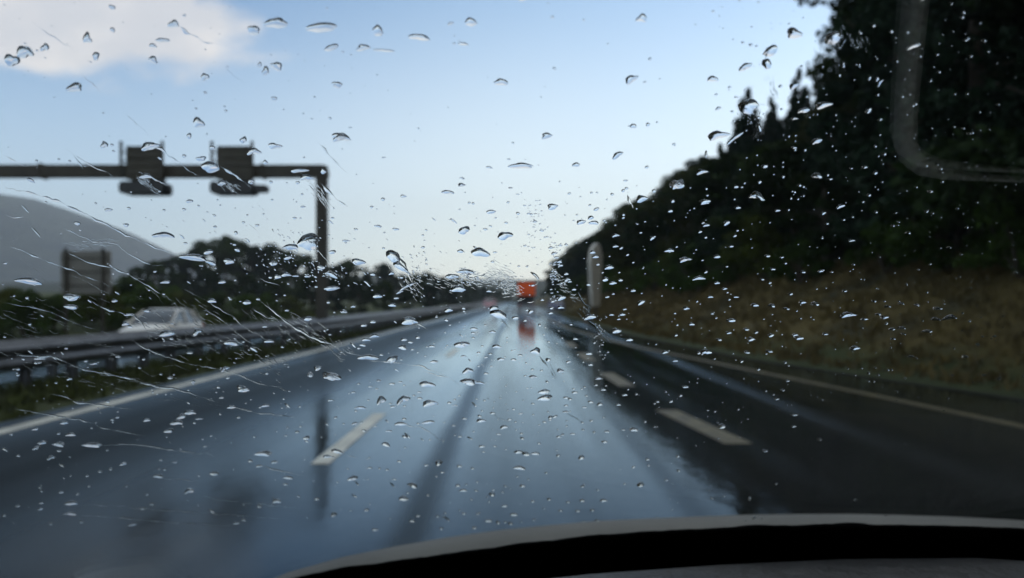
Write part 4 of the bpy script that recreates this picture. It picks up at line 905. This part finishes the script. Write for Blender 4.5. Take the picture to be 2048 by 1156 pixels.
# streaks of running water (tile, points, width at start and end in photograph pixels)
STREAKS = [
 ('A', '985,195 1050,235 1100,260 1160,300 1240,312', 7, 2.5, 'before the white cloud, trailing from a drop'),
 ('A', '870,905 930,930 1010,990 1080,1040 1130,1075', 14, 4, 'crossing the first gantry signal'),
 ('A', '1250,1010 1330,1060 1380,1090 1440,1140', 9, 3, 'between the two gantry signals'),
 ('A', '850,1070 900,1100 960,1135', 6, 2, 'on the lower housing of the first signal'),
 ('A', '1820,870 1870,920 1920,985 1995,1052', 5, 3, 'above the corner of the gantry'),
 ('A', '350,910 400,950 440,1000 460,1035', 4, 2.5, 'on the gantry beam at left'),
 ('A', '400,945 500,1010 580,1045 660,1085', 3, 1.5, 'below the gantry beam at left'),
 ('A', '0,955 60,985 120,1020', 3, 2, 'on the left end of the gantry beam'),
 ('A', '150,180 260,260 350,310 430,362', 2, 1.5, 'faint, before the cloud edge'),
 ('A', '440,480 490,525 560,590', 2.5, 1.5, 'faint, below the white cloud'),
 ('A', '700,710 780,780 850,850', 2, 1.5, 'faint, above the first gantry signal'),
 ('A', '1280,440 1330,490 1410,540', 2, 1.5, 'faint, right of the white cloud'),
 ('A', '1700,1030 1760,1085 1800,1110 1850,1150', 4, 5, 'beside the top of the gantry post'),
 ('D', '0,840 25,855 32,885 68,893', 4, 2, 'hanging from the dark drop right of the gantry'),
 ('B', '0,40 120,62 230,90 330,125 400,160 480,195 560,235 680,295 760,335 820,360 900,390 960,408 1040,430', 6, 5, 'long and bright along the mountain slope'),
 ('B', '240,230 330,270 400,300 480,330 520,350 600,352 660,365 690,395 740,430 800,460 870,490 970,482 968,400', 3, 2.5, 'bent over the top of the grey board'),
 ('B', '340,395 420,440 500,470 560,485 640,505 700,525 780,570 900,640 1000,700', 5, 2.5, 'across the grey board'),
 ('B', '0,365 80,392 150,420 240,460 330,490 420,525 500,560 640,612', 4, 2, 'from the left edge to the grey board posts'),
 ('B', '480,685 580,730 700,765 760,775 830,850 900,890 960,905', 4, 4, 'leading down to the white car'),
 ('B', '700,890 760,925 820,960 890,990 960,1012 1040,1040 1120,1060 1260,1082 1400,1130 1500,1160', 3.5, 3, 'across the guardrail posts'),
 ('B', '1490,560 1550,585 1605,600', 3, 3, 'right of the white car'),
 ('B', '1420,720 1480,755 1530,785 1600,797', 3, 4, 'above the guardrail by the gantry post'),
 ('B', '1480,680 1520,710 1560,742 1620,790 1700,850 1780,890 1850,920 1920,945 1990,985', 4.2, 3.5, 'wide, from the guardrail to the road edge'),
 ('B', '0,190 60,212 120,208', 4, 3, 'curled, at the top left of the mountain'),
 ('B', '100,140 120,160 145,187', 4, 3, 'short, on the mountain'),
 ('B', '155,265 185,300 215,328', 5, 3, 'short, below the other on the mountain'),
 ('B', '1830,0 1880,55 1930,100 2020,165', 7, 3, 'down the right side of the gantry post'),
 ('B', '1425,250 1470,285 1510,325', 2, 1.5, 'thin, above the rounded trees'),
 ('B', '1830,400 1860,435 1905,478', 3, 2, 'thin, at the gantry post foot'),
 ('B', '0,1000 160,1005 300,1012 380,1050 450,1080 560,1100 650,1118 760,1140 860,1165', 4, 5, 'dark, along the median grass'),
 ('B', '0,700 200,735 300,765 420,820 560,860', 2, 2, 'thin, before the shrubs at far left'),
 ('B', '1040,620 1200,700 1300,760 1420,850 1560,930', 2.5, 2, 'thin, over the white car'),
 ('B', '1140,720 1260,790 1340,860 1480,960', 2, 2, 'thin, beside the white car'),
 ('C', '560,432 700,422 860,435 1000,460 1150,476 1240,492', 4, 2, 'trailing right over the left lane'),
 ('C', '440,768 640,775 860,795 1100,812 1400,830 1660,856', 2.5, 2, 'long and flat at lower left'),
 ('C', '440,828 700,845 980,870 1400,892', 2, 2, 'long and flat, lowest on the left'),
 ('C', '1330,212 1400,225 1460,240 1560,255 1720,268', 4, 2, 'left of the post reflection'),
 ('C', '930,620 1050,625 1160,640', 1.8, 1.5, 'faint, over the dark reflections'),
 ('C', '1500,550 1640,580 1780,612', 2.5, 1.5, 'beside the post reflection'),
 ('C', '1100,710 1250,740 1400,755 1750,792', 2, 1.5, 'across the signal reflection'),
 ('C', '270,135 350,150 420,180 520,195 620,206 760,226', 7, 3, 'ragged, over the white edge line'),
 ('C', '0,215 150,235 300,262 440,280 580,330 860,385', 4, 2, 'from the left edge over the edge line'),
 ('C', '460,0 600,20 700,40 790,70 880,90 980,105 1080,127 1180,165 1300,192', 6, 3, 'ragged, from grass to the left lane'),
 ('C', '1280,0 1380,30 1450,65 1530,88 1640,98', 3, 2, 'by the road edge left of the post reflection'),
 ('C', '1940,462 2060,500', 3, 2, 'by the lower end of the lane dash'),
 ('E', '880,465 920,490 960,505 1010,532', 4, 2.5, 'dark, above the splash by the lorry'),
 ('E', '310,420 345,455 372,500 395,545 412,585', 12, 6, 'thick and dark, left of centre'),
 ('E', '1375,635 1395,680 1420,710 1460,737', 9, 5, 'before the verge by the upright board'),
 ('E', '1410,790 1445,815 1480,830 1505,865 1545,915', 9, 4, 'before the right lane edge'),
 ('E', '440,820 470,835 505,856', 3, 1.5, 'short, trailing over the road edge'),
 ('E', '925,785 955,820 985,856', 2.5, 1.5, 'short, below the big drop in the middle'),
 ('E', '1150,1000 1190,1050 1220,1085 1250,1145', 4, 2, 'forked, in the right half of the lane'),
 ('E', '0,960 40,985 100,1003 190,1035 330,1046 450,1062 550,1095 640,1132', 3.5, 2, 'over the left lane'),
 ('E', '1215,1040 1235,1080 1255,1140', 2, 2, 'beside the forked one'),
 ('E', '1665,80 1672,110 1690,135 1700,160', 9, 6, 'at the corner of the right wood'),
 ('E', '1625,855 1640,885 1632,915', 3, 2, 'short, before the right shoulder'),
 ('F', '460,0 560,30 640,50 680,80 700,115', 3, 2, 'left of the dark wheel track'),
 ('F', '370,310 480,335 540,370 610,412', 2.5, 1.5, 'below the lane dash'),
 ('F', '1220,10 1235,35 1255,62', 2.5, 2, 'short, in the right half of the lane'),
 ('F', '1250,215 1310,245 1370,275 1400,300', 3, 2, 'over the edge of the tree reflection'),
 ('F', '870,245 920,275 1000,300', 1.8, 1.5, 'faint, in the middle of the lane'),
 ('G', '490,655 560,665 630,677', 3, 2, 'before the conifers'),
 ('G', '955,300 985,330 1020,275', 6, 4, 'hooked, at the edge of the tall treetops'),
 ('G', '860,300 900,260 960,238', 5, 3, 'curved, above the right tree line'),
]
for i, (tl, pts, w0, w1, where) in enumerate(STREAKS):
    ox, oy, _ = TILES[tl]
    P_ = [(ox + float(a.split(',')[0]) / S, oy + float(a.split(',')[1]) / S) for a in pts.split()]
    v, f = ridge_geo(P_, w0 * .75, w1 * .6, i, 28, .6)
    tag(link_water('water_streak', v, f), 'streak of water ' + where, 'water streak', 'streaks of water on the windscreen')
# smeared water: many fine ridges
V, Fc = [], []
def smear(pts, wid, n, ang, lmin, lmax, wmin=.8, wmax=2.6):
    global V, Fc
    for k in range(n):
        i = rg.randrange(len(pts) - 1); t = rg.random(); a, b = pts[i], pts[i + 1]
        cx = a[0] + (b[0] - a[0]) * t + rg.gauss(0, wid * .35); cy = a[1] + (b[1] - a[1]) * t + rg.gauss(0, wid * .35)
        an = R(ang + rg.gauss(0, 9)); l = rg.uniform(lmin, lmax); dx, dy = math.cos(an) * l / 2, math.sin(an) * l / 2
        bend = rg.gauss(0, l * .12)
        v, f = ridge_geo([(cx - dx, cy - dy), (cx + bend * .3, cy + bend), (cx + dx, cy + dy)], rg.uniform(wmin, wmax) * .8, rg.uniform(wmin, wmax) * .5, k + 5000, 17)
        b_ = len(V); V += v; Fc += shift(f, b_)
smear([(270, 660), (340, 680), (430, 700), (520, 735), (560, 750)], 40, 120, 24, 6, 24)
smear([(300, 610), (370, 640), (460, 680)], 45, 44, 35, 8, 34, .6, 1.4)
smear([(580, 650), (640, 690), (690, 730)], 24, 50, 38, 8, 30)
smear([(0, 560), (200, 620), (420, 720)], 120, 34, 22, 14, 60, .5, 1.2)
smear([(0, 720), (180, 770), (330, 800), (450, 820)], 40, 60, 14, 8, 36, .6, 1.5)
smear([(985, 560), (1015, 575), (1040, 600)], 26, 90, 25, 6, 26, .8, 2.2)
smear([(1000, 578), (1075, 576)], 14, 16, -20, 6, 24, .8, 2.2)
smear([(920, 565), (970, 580)], 16, 55, 15, 6, 22, .8, 2.2)
smear([(780, 530), (810, 570), (835, 600)], 22, 40, 50, 6, 24, .8, 2.4)
smear([(1105, 545), (1125, 590), (1160, 620)], 12, 45, 15, 5, 16, .8, 2.2)
smear([(1165, 630), (1200, 680), (1225, 700)], 12, 55, 45, 5, 22, .8, 2.4)
smear([(1540, 180), (1560, 210)], 12, 30, 80, 6, 18, .8, 2.0)
smear([(1640, 140), (1690, 90), (1740, 110)], 24, 50, 70, 5, 20, .8, 2.0)
smear([(270, 375), (310, 400)], 12, 30, 40, 8, 26, .8, 2.2); smear([(420, 380), (470, 395)], 12, 26, 35, 8, 26, .8, 2.2)
smear([(620, 390), (650, 430)], 14, 40, 50, 8, 26, .8, 2.4)
smear([(130, 510), (220, 500)], 16, 40, 10, 8, 26, .8, 2.0)
smear([(960, 560), (1000, 585), (1040, 610)], 26, 70, -15, 5, 20, 1.0, 2.8)
smear([(830, 560), (930, 590)], 30, 60, 20, 4, 16, .8, 2.2)
smear([(500, 640), (620, 720)], 40, 60, 40, 5, 26, .6, 1.6)
smear([(0, 640), (260, 740)], 60, 60, 18, 6, 34, .5, 1.4)
tag(link_water('smeared_water', V, Fc), 'ripply smears of wiped water on the windscreen', kind='stuff')

# ------------------------------------------------------------------ hazy air
hb = MB().box(-3300, 3300, -60, 2500, -20, 285)
hm = bpy.data.materials.new('haze'); hm.use_nodes = True; t = hm.node_tree; t.nodes.clear()
out = N(t, 'ShaderNodeOutputMaterial'); pv = N(t, 'ShaderNodeVolumePrincipled'); pv.inputs['Density'].default_value = .00030
pv.inputs['Color'].default_value = (.78, .88, 1.0, 1); pv.inputs['Anisotropy'].default_value = .2
L(t, pv.outputs[0], out.inputs['Volume'])
ho = hb.build('haze', hm); tag(ho, 'pale damp air fading the distant hills', kind='stuff')
